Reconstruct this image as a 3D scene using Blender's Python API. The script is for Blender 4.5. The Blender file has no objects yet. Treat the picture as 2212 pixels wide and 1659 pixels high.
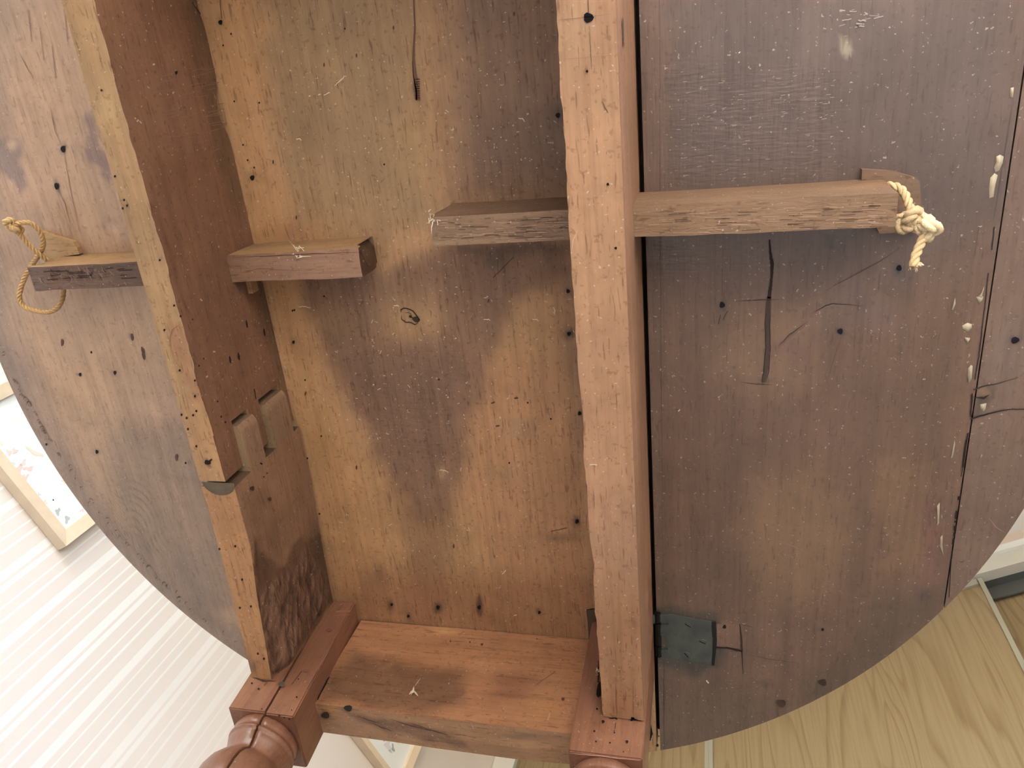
import bpy, bmesh, math, random
import numpy as np
from mathutils import Vector, Matrix

random.seed(7)
rng = np.random.default_rng(7)
sc = bpy.context.scene
COL = sc.collection

# ------------------------------------------------------------------ camera
F_PX, IW, IH = 1661.0, 2212.0, 1659.0
ZT, ZB = 0.72, 0.5937          # underside of the top / underside of the rails
ZC = 0.08                      # the phone lies just above the floor


def _rot(a, b, c):
    ca, sa, cb, sb, cc, s_c = math.cos(a), math.sin(a), math.cos(b), math.sin(b), math.cos(c), math.sin(c)
    rx = np.array([[1, 0, 0], [0, ca, -sa], [0, sa, ca]])
    ry = np.array([[cb, 0, sb], [0, 1, 0], [-sb, 0, cb]])
    rz = np.array([[cc, -s_c, 0], [s_c, cc, 0], [0, 0, 1]])
    return rz @ ry @ rx


RC = _rot(-0.418, -0.2303, 0.0978)
cam_d = bpy.data.cameras.new('camera')
cam_d.sensor_width = 36.0
cam_d.lens = F_PX / IW * 36.0
cam_d.clip_start = 0.01
cam = bpy.data.objects.new('camera', cam_d)
COL.objects.link(cam)
M = Matrix.Identity(4)
right, up, back = RC @ [1, 0, 0], RC @ [0, -1, 0], RC @ [0, 0, -1]
for i in range(3):
    M[i][0], M[i][1], M[i][2] = right[i], up[i], back[i]
M[2][3] = ZC
cam.matrix_world = M
sc.camera = cam

# ------------------------------------------------------------------ world, light, exposure
w = bpy.data.worlds.new('daylight')
sc.world = w
w.use_nodes = True
nt = w.node_tree
sky = nt.nodes.new('ShaderNodeTexSky')
sky.sky_type = 'NISHITA'
sky.sun_disc = False
sky.sun_elevation = math.radians(42)
sky.sun_rotation = math.radians(200)
sky.dust_density = 1.0
nt.links.new(sky.outputs[0], nt.nodes['Background'].inputs[0])
nt.nodes['Background'].inputs[1].default_value = 1.0
# low sun through the balcony door: its patch on the floor lies just right of the viewer
sun_d = bpy.data.lights.new('sun', 'SUN')
sun_d.energy = 30.0
sun_d.angle = math.radians(0.6)
sun_d.color = (0.97, 0.99, 1.0)
sun = bpy.data.objects.new('sun', sun_d)
COL.objects.link(sun)
SUN_EL, SUN_HEAD = math.radians(58), math.radians(140)      # elevation, heading in which the light travels
sun.rotation_euler = Vector((math.cos(SUN_HEAD) * math.cos(SUN_EL), math.sin(SUN_HEAD) * math.cos(SUN_EL), -math.sin(SUN_EL))).to_track_quat('-Z', 'Y').to_euler()
sc.view_settings.view_transform = 'Standard'
sc.view_settings.look = 'None'
sc.view_settings.gamma = 1.0
sc.view_settings.use_curve_mapping = False
sc.view_settings.exposure = 0.55
sc.cycles.use_denoising = True
sc.cycles.max_bounces = 4
sc.cycles.diffuse_bounces = 3
sc.cycles.use_adaptive_sampling = True
sc.cycles.adaptive_threshold = 0.06
sc.cycles.adaptive_min_samples = 24
sc.cycles.sample_clamp_indirect = 8.0
sc.cycles.use_light_tree = False
sc.cycles.caustics_reflective = False
sc.cycles.caustics_refractive = False


# ------------------------------------------------------------------ pixel -> point helpers
def ray(u, v):
    return RC @ np.array([(u - IW / 2) / F_PX, (v - IH / 2) / F_PX, 1.0])


CAMP = np.array([0, 0, ZC])


def atz(u, v, z=ZT):
    d = ray(u, v)
    return CAMP + d * ((z - ZC) / d[2])


def atx(u, v, x):
    d = ray(u, v)
    return CAMP + d * (x / d[0])


def aty(u, v, y):
    d = ray(u, v)
    return CAMP + d * (y / d[1])


def lin(c):
    c = np.asarray(c, float) / 255.0
    return np.where(c <= 0.04045, c / 12.92, ((c + 0.055) / 1.055) ** 2.4)


def vnoise(P, freq, seed=0):
    """smooth value noise in [-1,1], vectorised"""
    P = np.asarray(P, float) * freq + seed * 17.31
    I = np.floor(P).astype(np.int64)
    f = P - I
    f = f * f * (3 - 2 * f)

    def h(ix, iy, iz):
        n = (ix * 374761393 + iy * 668265263 + iz * 2147483647 + seed * 1274126177) & 0xFFFFFFFF
        n = ((n ^ (n >> 13)) * 1274126177) & 0xFFFFFFFF
        n = n ^ (n >> 16)
        return (n & 0xFFFF) / 32767.5 - 1.0
    r = 0
    for dx in (0, 1):
        for dy in (0, 1):
            for dz in (0, 1):
                wgt = (f[..., 0] if dx else 1 - f[..., 0]) * (f[..., 1] if dy else 1 - f[..., 1]) * (f[..., 2] if dz else 1 - f[..., 2])
                r = r + wgt * h(I[..., 0] + dx, I[..., 1] + dy, I[..., 2] + dz)
    return r


def sstep(e0, e1, x):
    t = np.clip((x - e0) / (e1 - e0), 0, 1)
    return t * t * (3 - 2 * t)


def poly_sdf(Q, poly):
    """signed distance (negative inside) of 2-D points to polygon"""
    poly = np.asarray(poly, float)
    d2 = np.full(len(Q), 1e9)
    inside = np.zeros(len(Q), bool)
    n = len(poly)
    for i in range(n):
        a, b = poly[i], poly[(i + 1) % n]
        e = b - a
        wv = Q - a
        t = np.clip((wv @ e) / max(e @ e, 1e-12), 0, 1)
        dv = wv - t[:, None] * e
        d2 = np.minimum(d2, (dv ** 2).sum(1))
        c1 = (a[1] <= Q[:, 1]) != (b[1] <= Q[:, 1])
        with np.errstate(divide='ignore', invalid='ignore'):
            xi = a[0] + (Q[:, 1] - a[1]) * (b[0] - a[0]) / (b[1] - a[1] if b[1] != a[1] else 1e-12)
        inside ^= c1 & (Q[:, 0] < xi)
    d = np.sqrt(d2)
    return np.where(inside, -d, d)


# ------------------------------------------------------------------ object helpers
def tag(o, label=None, cat=None, group=None, kind=None):
    if label: o['label'] = label
    if cat: o['category'] = cat
    if group: o['group'] = group
    if kind: o['kind'] = kind
    return o


def empty(name, loc=(0, 0, 0), rz=0.0):
    o = bpy.data.objects.new(name, None)
    COL.objects.link(o)
    o.location = loc
    o.rotation_euler.z = rz
    o.empty_display_size = 0.05
    return o


ROOT = {}      # part -> world offset of its top-level thing


def link(name, me, parent=None, off=None):
    o = bpy.data.objects.new(name, me)
    COL.objects.link(o)
    if parent is not None:
        o.parent = parent
    return o


def mesh_obj(name, V, Fc, mat, parent=None, off=(0, 0, 0), smooth=False, col=None, aux=None):
    V = np.asarray(V, float) - np.asarray(off, float)
    me = bpy.data.meshes.new(name)
    me.from_pydata(V.tolist(), [], Fc)
    me.materials.append(mat)
    n = len(V)
    if col is not None:
        col = np.asarray(col, float)
        if col.ndim == 1: col = np.tile(col, (n, 1))
        a = me.color_attributes.new('Col', 'FLOAT_COLOR', 'POINT')
        a.data.foreach_set('color', np.c_[col, np.ones(n)].ravel())
        aux = np.zeros((n, 3)) if aux is None else np.asarray(aux, float)
        if aux.ndim == 1: aux = np.tile(aux, (n, 1))
        b = me.color_attributes.new('Aux', 'FLOAT_COLOR', 'POINT')
        b.data.foreach_set('color', np.c_[aux, np.ones(n)].ravel())
    if smooth:
        me.polygons.foreach_set('use_smooth', [True] * len(me.polygons))
    me.update()
    return link(name, me, parent)


def box_vf(lo, hi):
    x0, y0, z0 = lo
    x1, y1, z1 = hi
    V = [(x0, y0, z0), (x1, y0, z0), (x1, y1, z0), (x0, y1, z0), (x0, y0, z1), (x1, y0, z1), (x1, y1, z1), (x0, y1, z1)]
    Fc = [(0, 3, 2, 1), (4, 5, 6, 7), (0, 1, 5, 4), (1, 2, 6, 5), (2, 3, 7, 6), (3, 0, 4, 7)]
    return V, Fc


def join_vf(parts):
    V, Fc = [], []
    for v, f in parts:
        n = len(V)
        V += [tuple(p) for p in v]
        Fc += [tuple(i + n for i in q) for q in f]
    return V, Fc


def bevel_box(name, lo, hi, mat, parent=None, off=(0, 0, 0), bev=0.003, col=None):
    bm = bmesh.new()
    V, Fc = box_vf(np.array(lo) - np.array(off), np.array(hi) - np.array(off))
    vs = [bm.verts.new(v) for v in V]
    for f in Fc: bm.faces.new([vs[i] for i in f])
    if bev > 0:
        bmesh.ops.bevel(bm, geom=bm.edges[:], offset=bev, segments=2, profile=0.6, affect='EDGES')
    me = bpy.data.meshes.new(name)
    bm.to_mesh(me); bm.free()
    me.materials.append(mat)
    if col is not None:
        a = me.color_attributes.new('Col', 'FLOAT_COLOR', 'POINT')
        a.data.foreach_set('color', np.tile(np.r_[col, 1.0], len(me.vertices)))
        b = me.color_attributes.new('Aux', 'FLOAT_COLOR', 'POINT')
        b.data.foreach_set('color', np.tile([0, 0, 0, 1.0], len(me.vertices)))
    return link(name, me, parent)


SIDES = {  # corner order c[ix][iy][iz]
    '-x': lambda c: (c[0][0][0], c[0][0][1], c[0][1][1], c[0][1][0]),
    '+x': lambda c: (c[1][0][0], c[1][1][0], c[1][1][1], c[1][0][1]),
    '-y': lambda c: (c[0][0][0], c[1][0][0], c[1][0][1], c[0][0][1]),
    '+y': lambda c: (c[0][1][0], c[0][1][1], c[1][1][1], c[1][1][0]),
    '-z': lambda c: (c[0][0][0], c[0][1][0], c[1][1][0], c[1][0][0]),
    '+z': lambda c: (c[0][0][1], c[1][0][1], c[1][1][1], c[0][1][1]),
}
SN = {'-x': (-1, 0, 0), '+x': (1, 0, 0), '-y': (0, -1, 0), '+y': (0, 1, 0), '-z': (0, 0, -1), '+z': (0, 0, 1)}


def hexa(name, corners, mat, parent, off, colfn, step=0.004, fine=('-z',), jit=0.0, jf=40.0, disp=None, warp=None, auxfn=None):
    """six-sided block, each side its own grid; colfn(side,P)->rgb ; warp(P)->P moves points of every side alike"""
    V, Fc, C, A = [], [], [], []
    for s, f in SIDES.items():
        q = [np.asarray(p, float) for p in f(corners)]
        la = max(np.linalg.norm(q[1] - q[0]), np.linalg.norm(q[2] - q[3]))
        lb = max(np.linalg.norm(q[3] - q[0]), np.linalg.norm(q[2] - q[1]))
        st = step if s in fine else step * 3
        na, nb = max(1, int(la / st)), max(1, int(lb / st))
        if jit and s not in fine:
            na, nb = max(1, int(la / step)), max(1, int(lb / step))
        ta, tb = np.meshgrid(np.linspace(0, 1, na + 1), np.linspace(0, 1, nb + 1), indexing='ij')
        ta, tb = ta.ravel()[:, None], tb.ravel()[:, None]
        P = q[0] * (1 - ta) * (1 - tb) + q[1] * ta * (1 - tb) + q[2] * ta * tb + q[3] * (1 - ta) * tb
        P0 = P.copy()
        if warp is not None: P = warp(P)
        if jit:
            P = P + jit * np.stack([vnoise(P0, jf, 1), vnoise(P0, jf, 2), vnoise(P0, jf, 3)], 1)
        if disp is not None:
            edge = np.minimum(np.minimum(ta, 1 - ta) * la, np.minimum(tb, 1 - tb) * lb)[:, 0]
            P = P + np.asarray(SN[s], float) * (disp(s, P0) * sstep(0, 0.006, edge))[:, None]
        n0 = sum(len(v) for v in V)
        idx = lambda i, j: n0 + i * (nb + 1) + j
        Fc += [(idx(i, j), idx(i + 1, j), idx(i + 1, j + 1), idx(i, j + 1)) for i in range(na) for j in range(nb)]
        V.append(P)
        C.append(colfn(s, P0))
        A.append(auxfn(s, P0) if auxfn else np.zeros((len(P0), 3)))
    return mesh_obj(name, np.concatenate(V), Fc, mat, parent, off, True, np.concatenate(C), np.concatenate(A))


def cbox(lo, hi):
    return [[[np.array([(lo, hi)[i][0], (lo, hi)[j][1], (lo, hi)[k][2]]) for k in (0, 1)] for j in (0, 1)] for i in (0, 1)]


# ------------------------------------------------------------------ materials
def nmat(name):
    m = bpy.data.materials.new(name)
    m.use_nodes = True
    return m, m.node_tree, m.node_tree.nodes['Principled BSDF']


def N(nt, t, **kw):
    n = nt.nodes.new(t)
    for k, v in kw.items(): setattr(n, k, v)
    return n


def mixrgb(nt, a, b, fac, mode='MULTIPLY'):
    n = N(nt, 'ShaderNodeMix', data_type='RGBA', blend_type=mode)
    for sock, v in ((n.inputs[0], fac), (n.inputs[6], a), (n.inputs[7], b)):
        if isinstance(v, bpy.types.NodeSocket): nt.links.new(v, sock)
        elif isinstance(v, (int, float)): sock.default_value = v
        else: sock.default_value = (*v, 1.0)
    return n.outputs[2]


def noise_tex(nt, scale, detail=4, rough=0.55, dist=0.0, coord='Object'):
    tc = N(nt, 'ShaderNodeTexCoord')
    mp = N(nt, 'ShaderNodeMapping')
    mp.inputs['Scale'].default_value = scale
    nt.links.new(tc.outputs[coord], mp.inputs[0])
    n = N(nt, 'ShaderNodeTexNoise')
    n.inputs['Scale'].default_value = 1.0
    n.inputs['Detail'].default_value = detail
    n.inputs['Roughness'].default_value = rough
    n.inputs['Distortion'].default_value = dist
    nt.links.new(mp.outputs[0], n.inputs['Vector'])
    return n.outputs[0]


def ramp(nt, fac, stops):
    r = N(nt, 'ShaderNodeValToRGB')
    el = r.color_ramp.elements
    while len(el) < len(stops): el.new(0.5)
    for e, (p, c) in zip(el, stops):
        e.position = p
        e.color = (c, c, c, 1) if isinstance(c, (int, float)) else (*c, 1)
    nt.links.new(fac, r.inputs[0])
    return r.outputs[0]


def math_n(nt, op, a, b=None):
    n = N(nt, 'ShaderNodeMath', operation=op)
    for s, v in zip(n.inputs, (a, b)):
        if isinstance(v, bpy.types.NodeSocket): nt.links.new(v, s)
        elif v is not None: s.default_value = v
    return n.outputs[0]


WSAT, WVAL = 0.90, 1.10


def wood(name, axis, rough=0.55, spec=0.4, grain=1.0, pores=1.0, bump=0.35, coat=0.0):
    """aged timber: colour comes from the mesh's own stain colours, nodes add grain, pores and fine relief"""
    m, nt, p = nmat(name)

    def sv(a, b):
        s = [a, a, a]
        s[axis] = b
        return tuple(s)
    hs = N(nt, 'ShaderNodeHueSaturation')
    hs.inputs['Saturation'].default_value = WSAT
    hs.inputs['Value'].default_value = WVAL
    nt.links.new(N(nt, 'ShaderNodeAttribute', attribute_name='Col').outputs[0], hs.inputs['Color'])
    col = mixrgb(nt, hs.outputs[0], (1.0, 1.02, 0.88), 1.0)
    aux = N(nt, 'ShaderNodeAttribute', attribute_name='Aux').outputs[0]
    sep = N(nt, 'ShaderNodeSeparateColor')
    nt.links.new(aux, sep.inputs[0])
    g1 = noise_tex(nt, sv(70, 3.0), 3, 0.6, 0.6)
    c = mixrgb(nt, col, ramp(nt, g1, [(0.3, 0.82), (0.7, 1.12)]), 0.6 * grain)
    g2 = noise_tex(nt, sv(260, 9), 2, 0.6)
    c = mixrgb(nt, c, ramp(nt, g2, [(0.33, (0.74, 0.68, 0.62)), (0.52, 1.0)]), 0.45 * grain)
    bl = noise_tex(nt, (14, 14, 14), 3, 0.6)
    c = mixrgb(nt, c, ramp(nt, bl, [(0.3, 0.84), (0.7, 1.12)]), 0.8)
    mo = noise_tex(nt, sv(60, 40), 3, 0.65, 0.8)
    c = mixrgb(nt, c, ramp(nt, mo, [(0.3, (0.80, 0.76, 0.72)), (0.5, 1.0), (0.72, (1.14, 1.12, 1.10))]), 0.5)
    po = noise_tex(nt, sv(520, 60), 1, 0.5)
    c = mixrgb(nt, c, ramp(nt, po, [(0.27, (0.45, 0.36, 0.30)), (0.36, 1.0)]), 0.6 * pores)
    fl = noise_tex(nt, (240, 240, 240), 1, 0.6)
    c = mixrgb(nt, c, ramp(nt, fl, [(0.28, (0.62, 0.55, 0.5)), (0.38, 1.0)]), 0.6 * pores)
    dust = noise_tex(nt, (380, 380, 380), 1, 0.5)
    c = mixrgb(nt, c, (0.62, 0.55, 0.47), math_n(nt, 'MULTIPLY', ramp(nt, dust, [(0.71, 0.0), (0.78, 0.6)]), pores), 'MIX')
    nt.links.new(c, p.inputs['Base Color'])
    # relief
    oth = [i for i in range(3) if i != axis][0]
    ch = [420, 420, 420]
    ch[oth] = 90
    chat = noise_tex(nt, tuple(ch), 1, 0.5)
    rg = noise_tex(nt, sv(210, 55), 2, 0.65, 1.0)
    h = math_n(nt, 'ADD', math_n(nt, 'MULTIPLY', g2, 0.5), math_n(nt, 'MULTIPLY', po, 0.35))
    h = math_n(nt, 'ADD', h, math_n(nt, 'MULTIPLY', math_n(nt, 'MULTIPLY', chat, sep.outputs[1]), 2.0))
    h = math_n(nt, 'ADD', h, math_n(nt, 'MULTIPLY', math_n(nt, 'MULTIPLY', rg, sep.outputs[0]), 8.0))
    bp = N(nt, 'ShaderNodeBump')
    bp.inputs['Strength'].default_value = bump
    bp.inputs['Distance'].default_value = 0.0012
    nt.links.new(h, bp.inputs['Height'])
    nt.links.new(bp.outputs[0], p.inputs['Normal'])
    rr = ramp(nt, bl, [(0.3, rough - 0.08), (0.7, rough + 0.1)])
    nt.links.new(rr, p.inputs['Roughness'])
    p.inputs['Specular IOR Level'].default_value = spec
    p.inputs['Coat Weight'].default_value = coat
    p.inputs['Coat Roughness'].default_value = 0.3
    return m


def plain(name, rgb, rough=0.6, spec=0.4, metal=0.0, bump=0.0, bscale=300, var=0.0):
    m, nt, p = nmat(name)
    c = tuple(lin(rgb))
    if var > 0:
        n = noise_tex(nt, (bscale * 0.2,) * 3, 4)
        o = mixrgb(nt, c, ramp(nt, n, [(0.3, 1 - var), (0.7, 1 + var)]), 1.0)
        nt.links.new(o, p.inputs['Base Color'])
    else:
        p.inputs['Base Color'].default_value = (*c, 1)
    p.inputs['Roughness'].default_value = rough
    p.inputs['Specular IOR Level'].default_value = spec
    p.inputs['Metallic'].default_value = metal
    if bump > 0:
        n = noise_tex(nt, (bscale,) * 3, 3)
        b = N(nt, 'ShaderNodeBump')
        b.inputs['Strength'].default_value = bump
        b.inputs['Distance'].default_value = 0.001
        nt.links.new(n, b.inputs['Height'])
        nt.links.new(b.outputs[0], p.inputs['Normal'])
    return m


def attr_mat(name, rough=0.8, spec=0.2):
    m, nt, p = nmat(name)
    nt.links.new(N(nt, 'ShaderNodeAttribute', attribute_name='Col').outputs[0], p.inputs['Base Color'])
    p.inputs['Roughness'].default_value = rough
    p.inputs['Specular IOR Level'].default_value = spec
    return m


WOOD_Y = wood('aged_wood_long_grain', 1)
LEAF_Y = wood('varnished_leaf_wood', 1, rough=0.36, spec=0.95, bump=0.25, pores=0.8)
WOOD_X = wood('aged_wood_cross_grain', 0)
WOOD_Z = wood('turned_leg_wood', 2, rough=0.34, spec=0.5, pores=0.5, bump=0.2)
MARK = attr_mat('dark_marks')
FLECK = plain('pale_dust', (226, 212, 186), 0.9, 0.1)
GLUE = plain('dried_glue', (176, 166, 142), 0.45, 0.5, var=0.15)
IRON = plain('blackened_iron', (82, 88, 84), 0.5, 0.5, 0.25, 0.4, 260, 0.25)
IRON_D = plain('dark_iron', (38, 36, 34), 0.6, 0.3, 0.6)

# ------------------------------------------------------------------ room frame
A1, A2 = math.radians(154.4), math.radians(64.4)
N1 = np.array([math.cos(A1), math.sin(A1), 0])   # towards the papered wall
N2 = np.array([math.cos(A2), math.sin(A2), 0])   # towards the wardrobe
UP = np.array([0, 0, 1.0])
DA, DW, HC = 1.71, 1.80, 2.458
DR, DF = -1.35, -2.0                              # window wall, wall behind the viewer


def rp(a, b, z): return a * N1 + b * N2 + z * UP


def rbox(a0, a1, b0, b1, z0, z1):
    V, Fc = box_vf((min(a0, a1), min(b0, b1), min(z0, z1)), (max(a0, a1), max(b0, b1), max(z0, z1)))
    Fc = [f[::-1] for f in Fc]      # (N1,N2,UP) is left-handed
    return [rp(*v) for v in V], Fc


def struct(name, vf, mat):
    o = mesh_obj(name, vf[0], vf[1], mat)
    o['kind'] = 'structure'
    return o


# glossy wallpaper stripes; sheen painted as paler colour that fades towards the wardrobe
def wallpaper():
    m, nt, p = nmat('striped_wallpaper')
    tc = N(nt, 'ShaderNodeTexCoord')
    mp = N(nt, 'ShaderNodeMapping')
    mp.inputs['Rotation'].default_value = (0, 0, -A2)
    nt.links.new(tc.outputs['Object'], mp.inputs[0])
    sp = N(nt, 'ShaderNodeSeparateXYZ')
    nt.links.new(mp.outputs[0], sp.inputs[0])
    tot = None
    for per, wd, ph in ((0.115, 0.16, 0.0), (0.115, 0.05, 0.034), (0.115, 0.035, 0.055), (0.23, 0.05, 0.09), (0.115, 0.03, 0.083)):
        f = math_n(nt, 'FRACT', math_n(nt, 'DIVIDE', math_n(nt, 'ADD', sp.outputs[0], 5 + ph), per))
        g = math_n(nt, 'LESS_THAN', f, wd)
        tot = g if tot is None else math_n(nt, 'MAXIMUM', tot, g)
    fd = N(nt, 'ShaderNodeMapRange')
    fd.inputs['From Min'].default_value, fd.inputs['From Max'].default_value = 0.45, 0.95
    fd.inputs['To Min'].default_value, fd.inputs['To Max'].default_value = 1.0, 0.0
    nt.links.new(sp.outputs[0], fd.inputs['Value'])
    tot = math_n(nt, 'MULTIPLY', tot, fd.outputs[0])
    c = mixrgb(nt, tuple(lin((236, 227, 222))), tuple(lin((250, 249, 248))), tot, 'MIX')
    nt.links.new(c, p.inputs['Base Color'])
    r = math_n(nt, 'SUBTRACT', 0.75, math_n(nt, 'MULTIPLY', tot, 0.42))
    nt.links.new(r, p.inputs['Roughness'])
    return m


PAPER = wallpaper()
PLASTER = plain('peach_wall_paint', (218, 202, 186), 0.9, 0.2, bump=0.1)
WALLB = plain('pale_wall_paint', (224, 214, 202), 0.9, 0.2)
WHITE = plain('white_ceiling_paint', (240, 238, 232), 0.9, 0.2)


def floor_mat():
    m, nt, p = nmat('laminate_floor')
    g = noise_tex(nt, (40, 3, 40), 5)
    c = mixrgb(nt, tuple(lin((222, 212, 200))), ramp(nt, g, [(0.3, 0.92), (0.7, 1.04)]), 1.0)
    nt.links.new(c, p.inputs['Base Color'])
    p.inputs['Roughness'].default_value = 0.45
    return m


struct('floor', rbox(DR - 0.2, DA + 0.15, DF - 0.15, DW + 0.8, -0.1, 0.0), floor_mat())
struct('ceiling', rbox(DR - 0.2, DA + 0.15, DF - 0.15, DW + 0.8, HC, HC + 0.1), WHITE)
struct('wall_left', rbox(DA, DA + 0.12, DF, DW + 0.7, 0, HC), PAPER)
struct('wall_back', rbox(DR, DA, DW + 0.68, DW + 0.78, 0, HC), PLASTER)
struct('trim_1', rbox(DR, DA, DW, DW + 0.68, 2.402, HC), PLASTER)          # bulkhead over the wardrobe
# daylight: a balcony door in the right wall and a wide window in the wall behind the viewer
PVC = plain('white_pvc', (238, 238, 236), 0.35, 0.5)


def portal(name, c, right, nrm, w_, h_):
    ld = bpy.data.lights.new(name, 'AREA')
    ld.shape = 'RECTANGLE'
    ld.size, ld.size_y = w_, h_
    ld.cycles.is_portal = True          # guides sky sampling only, gives no light of its own
    lo = bpy.data.objects.new(name, ld)
    COL.objects.link(lo)
    Mp = Matrix.Identity(4)
    for i in range(3):
        Mp[i][0], Mp[i][1], Mp[i][2], Mp[i][3] = right[i], UP[i], -nrm[i], c[i]
    lo.matrix_world = Mp


WB0, WB1, WZ0, WZ1 = -1.85, -0.35, 0.06, 2.2
struct('wall_right', join_vf([rbox(DR - 0.2, DR, DF, WB0, 0, HC), rbox(DR - 0.2, DR, WB1, DW + 0.7, 0, HC),
                              rbox(DR - 0.2, DR, WB0, WB1, 0, WZ0), rbox(DR - 0.2, DR, WB0, WB1, WZ1, HC)]), WALLB)
wv = [rbox(DR - 0.12, DR - 0.05, WB0, WB1, WZ0, WZ0 + 0.06), rbox(DR - 0.12, DR - 0.05, WB0, WB1, WZ1 - 0.06, WZ1)]
for b in (WB0, (WB0 + WB1) / 2 - 0.03, WB1 - 0.06):
    wv.append(rbox(DR - 0.12, DR - 0.05, b, b + 0.06, WZ0 + 0.06, WZ1 - 0.06))
struct('window_1', join_vf(wv), PVC)
portal('window_portal', rp(DR - 0.15, (WB0 + WB1) / 2, (WZ0 + WZ1) / 2), np.cross(UP, N1) * -1, N1 * 1.0, WB1 - WB0, WZ1 - WZ0)
FA0, FA1, FZ0, FZ1 = -1.2, 1.1, 0.5, 2.25
struct('wall_front', join_vf([rbox(DR, FA0, DF - 0.2, DF, 0, HC), rbox(FA1, DA, DF - 0.2, DF, 0, HC),
                              rbox(FA0, FA1, DF - 0.2, DF, 0, FZ0), rbox(FA0, FA1, DF - 0.2, DF, FZ1, HC)]), WALLB)
wv = [rbox(FA0, FA1, DF - 0.12, DF - 0.05, FZ0, FZ0 + 0.06), rbox(FA0, FA1, DF - 0.12, DF - 0.05, FZ1 - 0.06, FZ1)]
for b in (FA0, FA0 + 0.75, FA0 + 1.5, FA1 - 0.06):
    wv.append(rbox(b, b + 0.06, DF - 0.12, DF - 0.05, FZ0 + 0.06, FZ1 - 0.06))
struct('window_2', join_vf(wv), PVC)
portal('window_portal', rp((FA0 + FA1) / 2, DF - 0.15, (FZ0 + FZ1) / 2), np.cross(UP, N2) * -1, N2 * 1.0, FA1 - FA0, FZ1 - FZ0)


# ------------------------------------------------------------------ wardrobe
def oak_mat():
    m, nt, p = nmat('light_oak_laminate')
    tc = N(nt, 'ShaderNodeTexCoord')
    mp = N(nt, 'ShaderNodeMapping')
    mp.inputs['Rotation'].default_value = (0, 0, -A1)
    nt.links.new(tc.outputs['Object'], mp.inputs[0])

    def nz(scale, detail, dist=0.0):
        m2 = N(nt, 'ShaderNodeMapping')
        m2.inputs['Scale'].default_value = scale
        nt.links.new(mp.outputs[0], m2.inputs[0])
        n = N(nt, 'ShaderNodeTexNoise')
        n.inputs['Scale'].default_value = 1
        n.inputs['Detail'].default_value = detail
        n.inputs['Distortion'].default_value = dist
        nt.links.new(m2.outputs[0], n.inputs['Vector'])
        return n.outputs[0]
    # contour lines of a stretched noise give cathedral figure
    f = nz((5.0, 1, 0.55), 2, 0.3)
    ring = math_n(nt, 'FRACT', math_n(nt, 'MULTIPLY', f, 17.0))
    c = mixrgb(nt, tuple(lin((148, 131, 100))), ramp(nt, ring, [(0.0, (0.70, 0.64, 0.56)), (0.3, 1.0), (0.9, 1.02), (1.0, (0.70, 0.64, 0.56))]), 0.75)
    g = nz((120, 1, 4), 4)
    c = mixrgb(nt, c, ramp(nt, g, [(0.35, (0.84, 0.80, 0.74)), (0.6, 1.05)]), 0.6)
    nt.links.new(c, p.inputs['Base Color'])
    p.inputs['Roughness'].default_value = 0.5
    return m


OAK = oak_mat()
ALU = plain('champagne_aluminium', (168, 167, 152), 0.4, 0.5, 0.25)
ALU_F = plain('pale_fascia', (204, 203, 192), 0.45, 0.5)
ALU_W = plain('white_lacquered_profile', (232, 234, 230), 0.4, 0.5)
TRACK = plain('grey_track', (96, 100, 98), 0.5, 0.5, 0.3)
wr = empty('sliding_wardrobe', rp(0.0, DW, 0))
tag(wr, 'light oak sliding door wardrobe with pale aluminium door profiles', 'wardrobe')
WO = rp(0.0, DW, 0)


def wpart(name, vf, mat, parent=wr):
    return mesh_obj(name, vf[0], vf[1], mat, parent, WO)


fr = wpart('end_post', rbox(DA - 0.002, 1.612, DW, DW + 0.10, 0, 2.31), ALU_W)
fas = wpart('top_fascia', rbox(DR + 0.002, DA - 0.002, DW - 0.004, DW + 0.03, 2.308, 2.402), ALU_F)
wpart('lip', rbox(DR + 0.002, DA - 0.002, DW - 0.014, DW - 0.004, 2.372, 2.400), ALU_W, fas)
wpart('track', rbox(DR + 0.002, DA - 0.002, DW + 0.03, DW + 0.12, 2.31, 2.36), TRACK)
wpart('track_rail', rbox(DR + 0.002, DA - 0.002, DW + 0.058, DW + 0.064, 2.258, 2.31), TRACK)
wpart('bottom_track', rbox(DR + 0.002, DA - 0.002, DW, DW + 0.12, 0.0, 0.04), ALU)
wpart('carcass_back', rbox(DR + 0.002, DA - 0.002, DW + 0.64, DW + 0.66, 0, 2.31), OAK)


def door(a_hi, a_lo, b):
    d = wpart('door', rbox(a_hi - 0.004, a_lo + 0.004, b + 0.008, b + 0.018, 0.05, 2.295), OAK)
    for a in (a_hi, a_lo):
        s = 0.0065
        wpart('stile', rbox(a - s, a + s, b, b + 0.028, 0.05, 2.30), ALU, d)
    wpart('rail', rbox(a_hi - 0.010, a_lo + 0.010, b, b + 0.028, 2.275, 2.30), ALU, d)
    wpart('rail', rbox(a_hi - 0.010, a_lo + 0.010, b, b + 0.028, 0.05, 0.09), ALU, d)
    return d


door(1.606, 0.866, DW + 0.004)
door(0.8525, -0.043, DW + 0.004)
door(-0.02, -0.70, DW + 0.066)
door(-0.68, -1.335, DW + 0.004)


# ------------------------------------------------------------------ framed prints on the papered wall
FRAME = plain('pale_wood_moulding', (232, 212, 186), 0.5, 0.4, var=0.06, bscale=120)
SHEET = plain('white_print_paper', (246, 248, 250), 0.6, 0.3)
INK = attr_mat('print_inks', 0.7, 0.2)


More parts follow.
